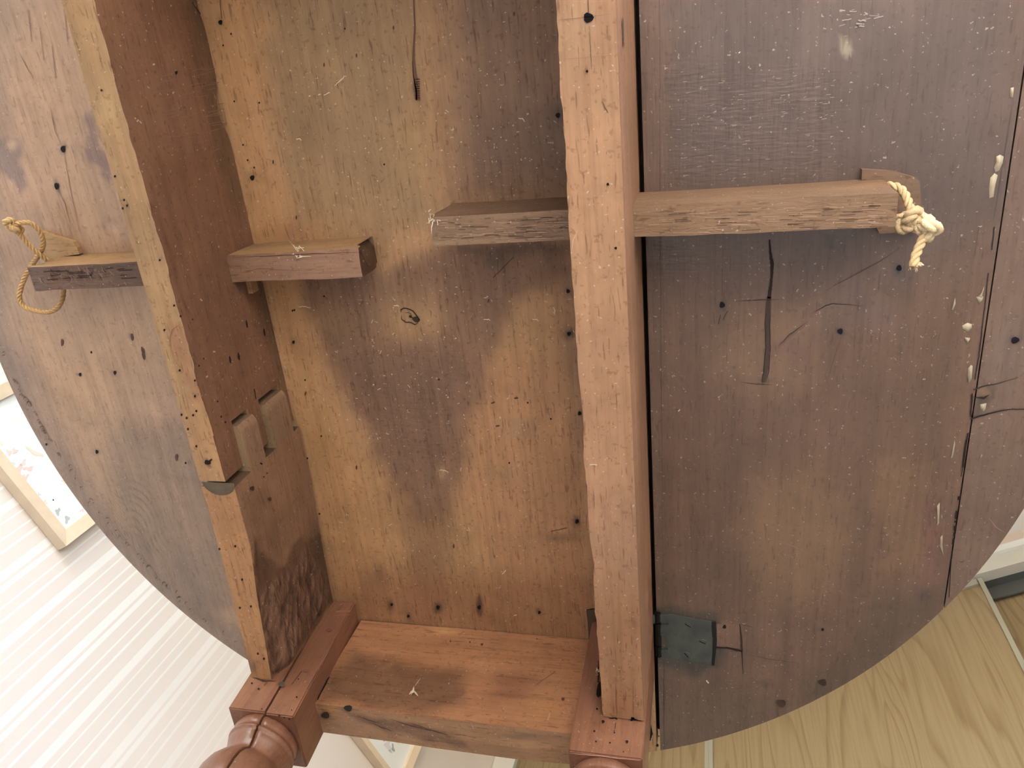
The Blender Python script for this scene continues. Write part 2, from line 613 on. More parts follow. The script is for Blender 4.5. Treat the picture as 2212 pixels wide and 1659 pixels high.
def picture(label, b0, b1, z0, z1, blobs, mw=0.03, dp=0.032):
    e = empty('picture_frame', rp(DA, (b0 + b1) / 2, z0))
    tag(e, label, 'picture', 'framed prints on the papered wall')
    O = rp(DA, (b0 + b1) / 2, z0)
    a0, a1 = DA - 0.001, DA - dp

    def mitre(c_out, c_in):   # one mitred member, 4 outline corners (b,z), rounded inner lip
        V = [rp(a0, *c) for c in (c_out[0], c_out[1], c_in[1], c_in[0])] + [rp(a1, *c) for c in (c_out[0], c_out[1])] + [rp(a1 + 0.006, *c) for c in (c_in[1], c_in[0])]
        Fc = [(0, 1, 2, 3), (7, 6, 5, 4), (0, 4, 5, 1), (1, 5, 6, 2), (2, 6, 7, 3), (3, 7, 4, 0)]
        return V, Fc
    oc = [(b0, z0), (b1, z0), (b1, z1), (b0, z1)]
    ic = [(b0 + mw, z0 + mw), (b1 - mw, z0 + mw), (b1 - mw, z1 - mw), (b0 + mw, z1 - mw)]
    for k in range(4):
        v, f = mitre((oc[k], oc[(k + 1) % 4]), (ic[k], ic[(k + 1) % 4]))
        mesh_obj('frame_side', v, f, FRAME, e, O)
    v, f = rbox(a0 - 0.010, a0 - 0.014, b0 + mw - 0.003, b1 - mw + 0.003, z0 + mw - 0.003, z1 - mw + 0.003)
    sh = mesh_obj('print_sheet', v, f, SHEET, e, O)
    for (b, z, rb, rz_, ang, colr) in blobs:
        k = 14
        V = [rp(a0 - 0.0146, b, z)]
        for i in range(k):
            t = 2 * math.pi * i / k
            q = 1 + 0.35 * math.sin(3 * t + b * 300) + 0.2 * math.sin(5 * t + z * 200)
            x, y = rb * q * math.cos(t), rz_ * q * math.sin(t)
            V.append(rp(a0 - 0.0146, b + x * math.cos(ang) - y * math.sin(ang), z + x * math.sin(ang) + y * math.cos(ang)))
        mesh_obj('printed_motif', V, [(0, 1 + i, 1 + (i + 1) % k) for i in range(k)], INK, sh, O, col=lin(np.asarray(colr) * 0.6 + np.array([250, 246, 244]) * 0.4))  # inks blended towards white: washing-out by strong light painted into the colour
    return e


def onA(u, v):
    d = ray(u, v)
    P = CAMP + d * ((DA - 0.0156) / (d @ N1))
    return P @ N2, P[2]


def blobs_px(lst):
    out = []
    for (u, v, ru, rv, ang, c) in lst:
        b, z = onA(u, v)
        out.append((b, z, ru, rv, ang, c))
    return out


picture('white print with small coral and teal figures in a pale wood frame', -0.17, 0.214, 1.265, 1.80,
        blobs_px([(22, 1003, .012, .008, 0.3, (190, 220, 208)), (35, 1020, .012, .018, 0.6, (224, 186, 176)), (52, 1036, .006, .016, 0.5, (244, 190, 180)),
                  (20, 977, .007, .006, 0, (246, 196, 188)), (32, 974, .006, .006, 0, (240, 190, 190)), (62, 1012, .005, .012, -.5, (246, 186, 180)), (50, 1000, .004, .010, 0.3, (246, 200, 196)),
                  (75, 977, .022, .005, 0.5, (248, 214, 190)), (98, 1085, .006, .004, 0, (244, 214, 196)),
                  (125, 1105, .005, .009, 0.6, (150, 172, 172)), (145, 1122, .005, .010, 0.7, (150, 172, 172)), (178, 1102, .004, .008, 0, (214, 204, 214)),
                  (35, 905, .006, .004, 0.3, (226, 232, 224)), (138, 1040, .006, .004, 0, (244, 214, 176)), (3, 958, .005, .004, 0, (220, 226, 190)), (85, 1068, .004, .003, 0.4, (206, 210, 206))]))
picture('white print with a small grey flower spray in a pale wood frame', 1.03, 1.425, 1.597, 2.12,
        blobs_px([(838, 1608, .014, .014, 0.3, (214, 214, 224)), (858, 1601, .014, .006, 0.2, (238, 226, 186)), (849, 1616, .006, .012, 0.9, (108, 124, 128)), (843, 1622, .008, .004, 0.2, (150, 160, 164)), (830, 1597, .004, .008, 0.2, (150, 150, 150))]), mw=0.024)

# ------------------------------------------------------------------ the table
CX, CY, RT = -0.2390, 0.2320, 0.5238
XL, XR = -0.4140, -0.0544
TH = 0.024
T = empty('drop_leaf_table', (CX, CY, 0))
tag(T, 'old round drop-leaf table of brown fruitwood with split gate leg, underside in view', 'table')
TO = (CX, CY, 0)


def W2(u, v, z=ZT):
    p = atz(u, v, z)
    return p[:2]


def stain(P, C, shapes, plane='z'):
    """shapes: ('p', pixel polygon, rgb, strength, soft) | ('e', u, v, ru, rv, ang, rgb, strength) ; pixel places turned into points of the surface"""
    Q = P[:, :2] if plane == 'z' else P[:, 1:] if plane == 'x' else P[:, [0, 2]]
    Qn = np.stack([vnoise(P, 55, 5), vnoise(P, 55, 6)], 1) * 0.006 + np.stack([vnoise(P, 160, 8), vnoise(P, 160, 9)], 1) * 0.0028

    def loc(u, v):
        if plane == 'z': return atz(u, v, P[0, 2])[:2]
        if plane == 'x': return atx(u, v, P[0, 0])[1:]
        return aty(u, v, P[0, 1])[[0, 2]]
    for s in shapes:
        if s[0] == 'p':
            _, pts, rgb, st, soft = s
            d = poly_sdf(Q + Qn, [loc(*q) for q in pts])
            wgt = st * (1 - sstep(-soft, soft, d))
        else:
            _, u, v, ru, rv, ang, rgb, st = s
            c = loc(u, v)
            ex = loc(u + ru * math.cos(ang), v + ru * math.sin(ang)) - c
            ey = loc(u - rv * math.sin(ang), v + rv * math.cos(ang)) - c
            B = np.linalg.inv(np.stack([ex, ey], 1))
            q = (Q + Qn * 0.5 - c) @ B.T
            wgt = st * np.exp(-1.2 * (q ** 2).sum(1) ** 1.3)
        C = C * (1 - wgt[:, None]) + lin(rgb) * wgt[:, None]
    return C


def base(P, rgb, var=0.08, f=(30, 4, 30), seed=3):
    C = np.tile(lin(rgb), (len(P), 1))
    n = vnoise(P * np.array(f), 1.0, seed) * 0.6 + vnoise(P * np.array(f) * 2.7, 1.0, seed + 1) * 0.4
    t = vnoise(P, 9, seed + 2)
    C = C * (1 + var * n)[:, None]
    C[:, 2] *= 1 + 0.06 * t
    return C


# ---- top boards
EDGE = (92, 66, 50)


def disc_board(name, x0, x1, mat, colfn, auxfn, parent=T, nx=120, ny=210, zt=ZT, dispfn=None):
    """board cut from the round top between x0 and x1"""
    def half(x): return math.sqrt(max(RT ** 2 - (x - CX) ** 2, 1e-8))
    if x0 < CX - RT + 1e-3:
        t = np.linspace(0, math.pi / 2, nx + 1)
        xs = CX - RT + (x1 - (CX - RT)) * (1 - np.cos(t))
    elif x1 > CX + RT - 1e-3:
        t = np.linspace(0, math.pi / 2, nx + 1)
        xs = x0 + (CX + RT - x0) * np.sin(t)
    else:
        xs = np.linspace(x0, x1, nx + 1)
    V = []
    for x in xs:
        h = half(x)
        ys = np.linspace(CY - h, CY + h, ny + 1)
        V += [(x, y, zt) for y in ys]
    P = np.array(V)
    if dispfn is not None:
        P[:, 2] += dispfn(P)
    idx = lambda i, j: i * (ny + 1) + j
    Fc = [(idx(i, j), idx(i, j + 1), idx(i + 1, j + 1), idx(i + 1, j)) for i in range(nx) for j in range(ny)]
    # rim and upper face, unshared so that the lower arris stays crisp
    loop = [idx(0, j) for j in range(ny + 1)] + [idx(i, ny) for i in range(1, nx + 1)] + [idx(nx, j) for j in range(ny - 1, -1, -1)] + [idx(i, 0) for i in range(nx - 1, 0, -1)]
    n0 = len(P)
    B = P[loop]
    Bt = B.copy(); Bt[:, 2] = zt + TH
    nl = len(loop)
    Fc += [(n0 + k, n0 + nl + k, n0 + nl + (k + 1) % nl, n0 + (k + 1) % nl) for k in range(nl)]
    n1 = n0 + 2 * nl
    Pt = P.copy(); Pt[:, 2] = zt + TH
    top_i = [(i, j) for i in range(nx + 1) for j in (0, ny)]
    Vt = np.array([Pt[idx(i, j)] for i, j in top_i])
    Fc += [(n1 + 2 * i, n1 + 2 * i + 2, n1 + 2 * i + 3, n1 + 2 * i + 1) for i in range(nx)]
    C = colfn(P)
    A = auxfn(P)
    ne = 2 * nl + len(Vt)
    C = np.concatenate([C, np.tile(lin(EDGE), (ne, 1))])
    A = np.concatenate([A, np.zeros((ne, 3))])
    o = mesh_obj(name, np.concatenate([P, B, Bt, Vt]), Fc, mat, parent, TO, True, C, A)
    return o


def c_center(P):
    C = base(P, (172, 130, 94), 0.10)
    S = [
        ('p', [(560, -80), (900, -80), (905, 250), (930, 480), (800, 520), (640, 470), (600, 300)], (146, 118, 90), 0.75, 0.018),
        ('p', [(960, -80), (1290, -80), (1290, 430), (1000, 440), (960, 300)], (124, 96, 84), 0.85, 0.03),
        ('p', [(1000, 250), (1230, 250), (1230, 430), (1000, 440)], (112, 84, 72), 0.5, 0.02),
        ('p', [(620, 560), (680, 690), (720, 830), (790, 930), (850, 1050), (920, 1135), (965, 1110), (1000, 1040), (1030, 900), (1075, 760), (1100, 650), (1240, 600), (1240, 520), (960, 525), (820, 590), (700, 580)], (122, 90, 76), 0.85, 0.012),
        ('p', [(740, 790), (850, 730), (960, 720), (1010, 800), (980, 950), (930, 1040), (860, 1010), (790, 900)], (112, 82, 70), 0.55, 0.014),
        ('e', 885, 690, 80, 60, 0, (168, 130, 92), 0.75),
        ('e', 720, 690, 50, 40, 0, (150, 118, 88), 0.5),
        ('e', 700, 570, 130, 40, 0, (112, 82, 68), 0.5),
        ('p', [(1050, 820), (1110, 760), (1200, 780), (1260, 1000), (1270, 1290), (1090, 1280), (1000, 1060)], (176, 122, 90), 0.5, 0.02),
        ('p', [(870, 1090), (990, 1080), (970, 1200), (960, 1370), (870, 1370)], (126, 92, 72), 0.55, 0.015),
        ('p', [(720, 1230), (1290, 1250), (1290, 1400), (730, 1400)], (150, 100, 70), 0.55, 0.02),
        ('p', [(1225, 560), (1330, 560), (1330, 1000), (1250, 1000)], (118, 86, 76), 0.6, 0.015),
        ('e', 1215, 1160, 45, 12, 0, (84, 64, 54), 0.5),
        ('e', 1120, 540, 170, 14, -.03, (96, 74, 62), 0.55),
        ('e', 1070, 565, 22, 20, 0, (92, 76, 60), 0.75),
        ('e', 640, 760, 22, 55, -.4, (124, 92, 74), 0.7), ('e', 634, 738, 10, 10, 0, (60, 52, 46), 0.8),
        ('e', 476, 47, 9, 14, 0, (56, 48, 46), 0.85), ('e', 545, 385, 14, 10, 0, (80, 62, 50), 0.8), ('e', 560, 390, 30, 14, 0, (120, 88, 70), 0.6), ('e', 573, 375, 6, 20, 0, (112, 80, 68), 0.6),
        ('e', 1207, 248, 12, 16, 0, (66, 58, 54), 0.7), ('e', 1195, 260, 28, 40, 0, (108, 88, 76), 0.5),
        ('e', 846, 1306, 9, 16, 0, (78, 58, 46), 0.8), ('e', 946, 1312, 11, 15, 0, (66, 52, 44), 0.85), ('e', 1035, 1312, 9, 24, 0, (64, 50, 42), 0.9), ('e', 882, 1330, 6, 10, 0, (86, 60, 46), 0.7),
        ('e', 1065, 1337, 10, 12, 0, (120, 82, 60), 0.6), ('e', 1165, 1323, 7, 8, 0, (90, 62, 48), 0.7), ('e', 820, 1235, 8, 20, 0.2, (130, 92, 68), 0.5), ('e', 760, 1190, 7, 16, .5, (140, 96, 66), 0.5),
        ('e', 1230, 720, 16, 16, 0, (70, 58, 54), 0.7), ('e', 1228, 630, 14, 14, 0, (80, 64, 58), 0.6), ('e', 1246, 1125, 10, 14, 0, (78, 62, 54), 0.7), ('e', 1255, 890, 9, 9, 0, (80, 60, 50), 0.6),
        ('e', 955, 1020, 9, 16, 0.5, (190, 150, 112), 0.5), ('e', 1120, 925, 35, 26, 0, (158, 126, 100), 0.6), ('e', 1075, 1020, 45, 20, 0, (160, 126, 96), 0.5),
        ('p', [(430, -60), (530, -60), (560, 200), (620, 560), (690, 830), (790, 1020), (840, 1180), (760, 1270), (716, 1260), (560, 560), (470, 160)], (190, 140, 94), 0.6, 0.016),
        ('e', 900, 190, 8, 26, 0, (110, 76, 54), 0.8), ('e', 930, 470, 60, 30, 0, (150, 120, 88), 0.5),
        ('e', 700, 330, 40, 60, 0, (158, 124, 92), 0.5), ('e', 850, 330, 60, 90, 0, (164, 130, 92), 0.5),
        ('e', 620, 500, 50, 25, 0, (150, 102, 78), 0.5),
    ]
    return stain(P, C, S)


def a_center(P):
    A = np.zeros((len(P), 3))
    d = poly_sdf(P[:, :2], [W2(*q) for q in [(760, 720), (1010, 720), (1010, 1000), (860, 1030)]])
    A[:, 1] = 0.5 * (1 - sstep(-0.02, 0.02, d))
    d = poly_sdf(P[:, :2], [W2(*q) for q in [(1000, 300), (1215, 300), (1215, 430), (1000, 430)]])
    A[:, 1] = np.maximum(A[:, 1], 0.5 * (1 - sstep(-0.02, 0.02, d)))
    return A


def c_left(P):
    C = base(P, (176, 140, 114), 0.07, (24, 4, 24), 11)
    r = np.hypot(P[:, 0] - CX, P[:, 1] - CY)
    wgt = 0.75 * sstep(RT - 0.07, RT - 0.012, r + 0.012 * vnoise(P, 22, 4))
    C = C * (1 - wgt[:, None]) + lin((136, 114, 106)) * wgt[:, None]
    S = [
        ('p', [(250, 900), (420, 920), (470, 1100), (500, 1300), (450, 1340), (300, 1180), (220, 1020)], (146, 120, 104), 0.75, 0.02),
        ('p', [(370, 1170), (440, 1200), (470, 1350), (420, 1340)], (130, 108, 100), 0.6, 0.012),
        ('e', 300, 740, 110, 70, 0.2, (186, 146, 112), 0.6), ('e', 180, 830, 80, 60, 0.6, (186, 146, 112), 0.6),
        ('p', [(185, 255), (202, 250), (212, 320), (235, 330), (238, 362), (232, 398), (212, 372), (180, 352), (178, 330), (190, 322)], (126, 94, 92), 0.85, 0.0035),
        ('p', [(-60, 300), (32, 292), (48, 352), (50, 400), (52, 420), (20, 390), (-60, 340)], (128, 106, 106), 0.8, 0.004),
        ('e', 22, 312, 14, 12, 0, (196, 160, 128), 0.8), ('e', 206, 362, 20, 6, 0.5, (190, 150, 116), 0.7),
        ('e', 136, 322, 6, 16, 0.2, (64, 56, 54), 0.9), ('e', 122, 402, 6, 18, -.2, (58, 52, 54), 0.9),
        ('e', 72, 170, 26, 18, 0.3, (160, 124, 94), 0.5), ('e', 229, 485, 20, 12, 0, (150, 118, 100), 0.8), ('e', 240, 495, 18, 8, 0.6, (196, 160, 130), 0.7),
        ('e', 283, 727, 5, 9, -.2, (130, 96, 96), 0.8), ('e', 172, 809, 4, 4, 0, (90, 70, 76), 0.8), ('e', 248, 804, 4, 5, 0, (90, 70, 66), 0.8), ('e', 209, 977, 10, 9, 0, (124, 104, 98), 0.7),
        ('e', 160, 50, 60, 240, 0, (190, 148, 116), 0.4),
    ]
    C = stain(P, C, S)
    # growth-ring arcs
    c0 = W2(285, 1185)
    ax = W2(305, 900) - c0
    L = np.linalg.norm(ax); ax = ax / L
    bx = np.array([-ax[1], ax[0]])
    q = P[:, :2] - c0
    u, v = q @ ax, q @ bx
    rr = np.sqrt(u ** 2 + (v * 2.1) ** 2) + 0.002 * vnoise(P, 40, 21)
    m = sstep(0.10, 0.0, np.abs(v)) * sstep(0, 0.01, u) * (1 - sstep(0.085, 0.125, rr)) * sstep(0.015, 0.03, rr)
    ph = np.mod(rr / 0.0105, 1.0)
    line = np.exp(-((ph - 0.5) / 0.13) ** 2) * m * 0.35
    return C * (1 - line[:, None])


def a_left(P):
    A = np.zeros((len(P), 3))
    d = poly_sdf(P[:, :2], [W2(*q) for q in [(220, 900), (400, 860), (430, 1050), (330, 1130), (200, 1010)]])
    A[:, 1] = 0.8 * (1 - sstep(-0.015, 0.02, d))
    A[:, 0] = 0.12 * (1 - sstep(-0.015, 0.02, d))
    return A


def c_right(P):
    C = base(P, (104, 76, 64), 0.26, (30, 2, 30), 31)
    S = [
        ('p', [(1390, -80), (2260, -80), (2260, 480), (1900, 620), (1390, 560)], (84, 70, 72), 0.75, 0.05),  # purple-grey wood tone, partly painted bluish haze over the upper leaf
        ('p', [(1640, 1020), (1800, 1020), (1850, 1180), (1780, 1300), (1640, 1300), (1600, 1150)], (132, 100, 74), 0.55, 0.025),
        ('p', [(1890, 1000), (2010, 1000), (1990, 1230), (1900, 1240)], (134, 100, 72), 0.5, 0.016),
        ('p', [(1985, 1080), (2035, 1080), (2020, 1260), (1990, 1260)], (118, 76, 70), 0.55, 0.008),
        ('p', [(1900, 1290), (2060, 1270), (1980, 1380), (1860, 1470), (1740, 1530), (1740, 1470), (1830, 1400)], (88, 70, 58), 0.8, 0.018),
        ('p', [(1420, 1520), (1620, 1480), (1700, 1530), (1600, 1590), (1420, 1620)], (98, 80, 66), 0.65, 0.02),
        ('p', [(1385, -60), (1440, -60), (1440, 1640), (1400, 1640)], (104, 80, 72), 0.7, 0.006),
        ('p', [(1560, 680), (1740, 660), (1760, 820), (1640, 860), (1540, 800)], (132, 102, 80), 0.5, 0.02),
        ('p', [(1740, 600), (1920, 580), (1920, 700), (1860, 720), (1760, 700)], (108, 84, 78), 0.7, 0.014),
        ('p', [(1665, 750), (1700, 740), (1755, 765), (1735, 782), (1690, 785), (1665, 770)], (112, 78, 74), 0.6, 0.004),
        ('p', [(1400, 520), (1640, 520), (1640, 570), (1410, 590)], (96, 78, 70), 0.7, 0.012),
        ('p', [(1772, 500), (1812, 500), (1808, 528), (1776, 526)], (66, 62, 66), 0.9, 0.002),
        ('p', [(1824, 500), (1858, 500), (1858, 518), (1826, 520)], (76, 70, 72), 0.8, 0.002),
        ('e', 1560, 660, 10, 10, 0, (50, 44, 46), 0.95), ('e', 1560, 690, 8, 26, 0, (92, 70, 62), 0.7), ('e', 1942, 580, 11, 13, 0, (46, 54, 62), 0.95), ('e', 1815, 716, 10, 11, 0.3, (54, 52, 58), 0.9),
        ('e', 1852, 640, 24, 40, 0, (104, 80, 80), 0.7), ('e', 1890, 690, 40, 26, 0, (106, 82, 84), 0.6),
        ('e', 1650, 825, 40, 8, 0, (96, 74, 62), 0.7), ('e', 1870, 853, 20, 4, 0, (92, 66, 58), 0.7), ('e', 1840, 880, 10, 12, 0, (104, 76, 66), 0.6),
        ('e', 1777, 1475, 10, 8, 0, (70, 58, 46), 0.85), ('e', 1687, 1520, 11, 8, 0, (84, 66, 54), 0.8), ('e', 1655, 1474, 26, 8, 0.2, (84, 66, 52), 0.8), ('e', 1772, 1360, 8, 6, 0.5, (90, 64, 50), 0.7),
        ('p', [(1400, 1305), (1450, 1312), (1550, 1335), (1560, 1440), (1500, 1460), (1420, 1440), (1400, 1400)], (58, 56, 52), 0.85, 0.007),
        ('e', 2000, 1285, 18, 12, 0, (76, 60, 62), 0.8), ('p', [(1813, 88), (1830, 82), (1842, 88), (1838, 108), (1828, 124), (1818, 122), (1809, 104)], (150, 138, 126), 0.8, 0.002),
        ('p', [(1560, 1340), (1604, 1348), (1604, 1402), (1556, 1396)], (124, 92, 84), 0.6, 0.002),
    ]
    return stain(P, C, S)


def a_right(P):
    A = np.zeros((len(P), 3))
    for poly in ([(1440, 130), (1820, 150), (1820, 400), (1440, 400)], [(1410, 515), (1660, 515), (1660, 600), (1410, 600)]):
        d = poly_sdf(P[:, :2], [W2(*q) for q in poly])
        A[:, 1] = np.maximum(A[:, 1], 0.7 * (1 - sstep(-0.02, 0.02, d)))
    return A


disc_board('centre_board', -0.4365, XR, WOOD_Y, c_center, a_center, nx=150, ny=300)
lf_l = disc_board('leaf', CX - RT, -0.4395, LEAF_Y, c_left, a_left, nx=130, ny=230)
XJ = 0.2105           # joint between the two planks of the window-side leaf
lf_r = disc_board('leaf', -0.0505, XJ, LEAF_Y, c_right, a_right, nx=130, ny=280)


def c_edgeplank(P):
    C = base(P, (108, 84, 76), 0.12, (30, 5, 30), 41)
    return stain(P, C, [('e', 2193, 735, 12, 10, 0, (44, 40, 42), 0.95), ('e', 2160, 1010, 60, 50, 0, (104, 82, 70), 0.5), ('e', 2180, 760, 40, 90, 0.3, (112, 94, 90), 0.5),
                        ('p', [(2100, 835), (2140, 830), (2150, 850), (2130, 890), (2098, 905)], (70, 56, 50), 0.85, 0.003), ('e', 2120, 848, 18, 10, 0, (150, 112, 84), 0.7)])


disc_board('edge_plank', XJ + 0.0010, CX + RT, LEAF_Y, c_edgeplank, lambda P: np.zeros((len(P), 3)), lf_r, nx=40, ny=120, zt=ZT - 0.0004)
# hidden upper lips of the rule joints close the gaps from above
LIP = plain('joint_shadow_wood', (60, 46, 40), 0.8)
for xa, xb in ((-0.446, -0.430), (-0.060, -0.045)):
    v, f = box_vf((xa, CY - 0.483, ZT + TH), (xb, CY + 0.483, ZT + TH + 0.004))
    mesh_obj('joint_lip', v, f, LIP, T, TO)


# ---- side rails
def c_leftrail(s, P):
    if s == '-z':
        C = base(P, (164, 128, 92), 0.08, (40, 6, 40), 51)
        C = stain(P, C, [('e', 230, 230, 30, 60, 0.2, (176, 144, 102), 0.6), ('p', [(365, 690), (395, 700), (440, 860), (415, 860), (375, 760)], (150, 102, 72), 0.7, 0.004),
                         ('p', [(400, 860), (445, 850), (510, 1040), (430, 1045)], (168, 120, 80), 0.5, 0.01), ('e', 480, 1000, 20, 60, -.2, (188, 148, 98), 0.6), ('e', 280, 470, 6, 30, -.2, (132, 98, 74), 0.6), ('e', 447, 1000, 6, 8, 0, (60, 44, 38), 0.9)])
        return C
    if s == '+x':
        C = base(P, (128, 88, 68), 0.10, (30, 8, 20), 55)
        S = [('p', [(405, -30), (440, -20), (500, 330), (540, 500), (515, 470), (470, 330), (440, 180)], (104, 80, 58), 0.75, 0.010),
             ('e', 400, 370, 60, 60, 0, (116, 76, 56), 0.5), ('e', 300, 90, 40, 110, .2, (112, 74, 60), 0.5), ('e', 545, 480, 50, 60, 0, (138, 100, 84), 0.5), ('e', 575, 660, 20, 90, -.2, (100, 78, 62), 0.7),
             ('e', 440, 170, 20, 60, 0, (136, 96, 76), 0.5), ('e', 600, 790, 14, 60, -.2, (96, 76, 58), 0.6)]
        return stain(P, C, S, 'x')
    return base(P, (120, 84, 64), 0.08)


def warp_left(P):
    P = P.copy()
    # waney top edge of the inner face
    t = sstep(ZT - 0.03, ZT, P[:, 2])
    dip = 0.011 * np.exp(-((P[:, 1] - atx(470, 240, XL)[1]) / 0.016) ** 2) + 0.004 * np.exp(-((P[:, 1] - atx(425, 10, XL)[1]) / 0.012) ** 2)
    P[:, 2] -= t * dip
    b = sstep(ZB + 0.02, ZB, P[:, 2]) * sstep(-0.43, -0.415, P[:, 0])
    P[:, 0] += b * 0.0015 * vnoise(P, 45, 61) + b * 0.0008 * vnoise(P, 170, 62)
    return P


YF = 0.5465            # front faces of the legs
Y0 = -0.13             # far end of the rails
Y_N = 0.3165           # end of the rail at the knuckle
# three rail fingers of the wooden knuckle joint: main rail stops short, fingers run on
ZF = [(ZB, 0.6225), (0.6500, 0.6685), (0.7055, ZT - 0.0005)]     # rail fingers
ZG = [(0.6225, 0.6500), (0.6685, 0.7055)]                         # gate fingers
YM = 0.271
rail_l = hexa('side_rail', cbox((-0.440, Y0, ZB), (XL, YM, ZT - 0.0005)), WOOD_Y, T, TO, c_leftrail, 0.004, ('-z', '+x'), warp=warp_left)
for z0, z1 in ZF:
    hexa('knuckle_finger', cbox((-0.440, YM, z0), (XL, Y_N, z1)), WOOD_Y, rail_l, TO, c_leftrail, 0.004, ('-z', '+x'))


def c_gate(s, P):
    if s == '-z':
        C = base(P, (170, 120, 78), 0.08, (40, 6, 40), 71)
        return stain(P, C, [('e', 560, 1440, 14, 16, 0, (110, 84, 72), 0.8), ('e', 545, 1430, 8, 20, 0, (96, 76, 66), 0.5), ('e', 500, 1180, 20, 60, -.2, (176, 124, 80), 0.5)])
    if s == '+x':
        C = base(P, (150, 112, 90), 0.10, (30, 8, 20), 75)
        S = [('p', [(530, 1150), (556, 1190), (597, 1222), (640, 1160), (700, 1150), (720, 1300), (600, 1470), (570, 1470), (545, 1300)], (98, 68, 56), 0.8, 0.005),
             ('p', [(520, 1060), (560, 1050), (590, 1100), (597, 1200), (545, 1150)], (118, 84, 68), 0.6, 0.008),
             ('e', 690, 1180, 22, 60, -.2, (80, 64, 52), 0.7), ('e', 610, 1000, 26, 60, -.2, (148, 104, 78), 0.5), ('e', 590, 1110, 30, 60, -.1, (142, 106, 82), 0.4)]
        C = stain(P, C, S, 'x')
        Q = P @ np.array([[1, 0, 0], [0, 0.5, 0.35], [0, 0.3, 1.3]])
        n = 1.6 * np.abs(vnoise(Q, 120, 82)) + 0.9 * vnoise(Q, 260, 83) + 0.5 * vnoise(Q, 500, 84)
        return C * np.clip(1 + rough_gate(P) * (n - 0.4) * 0.45, 0.6, 1.7)[:, None]
    return base(P, (96, 72, 56), 0.08)  # end face coloured darker to paint the shade inside the knuckle slot


GIN = lambda y: np.interp(y, [0.27, 0.385, 0.44, 0.506, 0.5437], [-0.4064, -0.4064, -0.4135, -0.4195, -0.4233])


def warp_gate(P):
    P = P.copy()
    t = np.clip((P[:, 0] + 0.440) / 0.026, 0, 1)
    zt = np.clip((P[:, 2] - ZB) / (ZT - ZB), 0, 1)
    ch = 1 - sstep(0, 0.2, zt)
    xi = GIN(P[:, 1]) * ch + np.interp(P[:, 1], [0.27, 0.385, 0.44, 0.5437], [-0.4070, -0.4075, -0.4110, -0.4142]) * (1 - ch)
    xo = -0.440 + np.interp(P[:, 1], [0.27, 0.40, 0.5437], [0.0, 0.0, -0.005])
    # rounded pivot end of the fingers
    r = np.clip((0.2845 - P[:, 1]) / 0.008, 0, 1)
    xi = xi - r ** 2 * 0.0035
    P[:, 0] = xo * (1 - t) + xi * t
    return P


def rough_gate(P):
    Q = P[:, 1:]
    d = poly_sdf(Q + 0.004 * np.stack([vnoise(P, 60, 5), vnoise(P, 60, 6)], 1),
                 [atx(u, v, -0.411)[1:] for u, v in [(540, 1170), (565, 1290), (597, 1250), (640, 1230), (660, 1190), (690, 1215), (720, 1290), (600, 1480), (570, 1480)]])
    return 1 - sstep(-0.006, 0.006, d)


def disp_gate(s, P):
    if s != '+x': return np.zeros(len(P))
    Q = P @ np.array([[1, 0, 0], [0, 0.5, 0.35], [0, 0.3, 1.3]])
    return rough_gate(P) * (0.0024 * np.abs(vnoise(Q, 55, 81)) + 0.0020 * np.abs(vnoise(Q, 120, 82)) + 0.0008 * vnoise(Q, 260, 83) - 0.001)


def aux_gate(s, P):
    A = np.zeros((len(P), 3))
    if s == '+x': A[:, 0] = rough_gate(P)
    return A


YG = 0.3225


def c_finger(s, P):
    if s == '-z': return base(P, (140, 114, 88), 0.12, (30, 8, 20), 77)
    if s == '+x': return base(P, (146, 112, 92), 0.14, (30, 8, 20), 75)
    return base(P, (120, 94, 74), 0.1)


gate = hexa('gate_rail', cbox((-0.440, YG, ZB), (XL, YF, ZT - 0.004)), WOOD_Y, T, TO, c_gate, 0.0017, ('-z', '+x'), warp=warp_gate, disp=disp_gate, auxfn=aux_gate)
for z0, z1 in ZG:
    hexa('knuckle_finger', cbox((-0.440, 0.2765, z0 + 0.0006), (XL, YG, z1 - 0.0006)), WOOD_Y, gate, TO, c_finger, 0.002, ('-z', '+x'), warp=warp_gate)
# flat half disc, shade of the knuckle hollow painted in, and its wooden pin
HOL = plain('dusty_shaded_hollow', (104, 92, 76), 0.9, 0.2, bump=0.5, bscale=400, var=0.2)


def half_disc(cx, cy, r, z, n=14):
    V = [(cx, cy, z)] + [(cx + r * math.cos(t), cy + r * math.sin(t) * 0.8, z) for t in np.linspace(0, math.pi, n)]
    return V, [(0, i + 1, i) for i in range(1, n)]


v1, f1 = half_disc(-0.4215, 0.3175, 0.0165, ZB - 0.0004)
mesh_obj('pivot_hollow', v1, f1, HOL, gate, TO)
bevel_box('peg', (-0.416, 0.162, 0.693), (-0.4095, 0.174, 0.704), WOOD_X, rail_l, TO, 0.001, lin((168, 128, 92)))


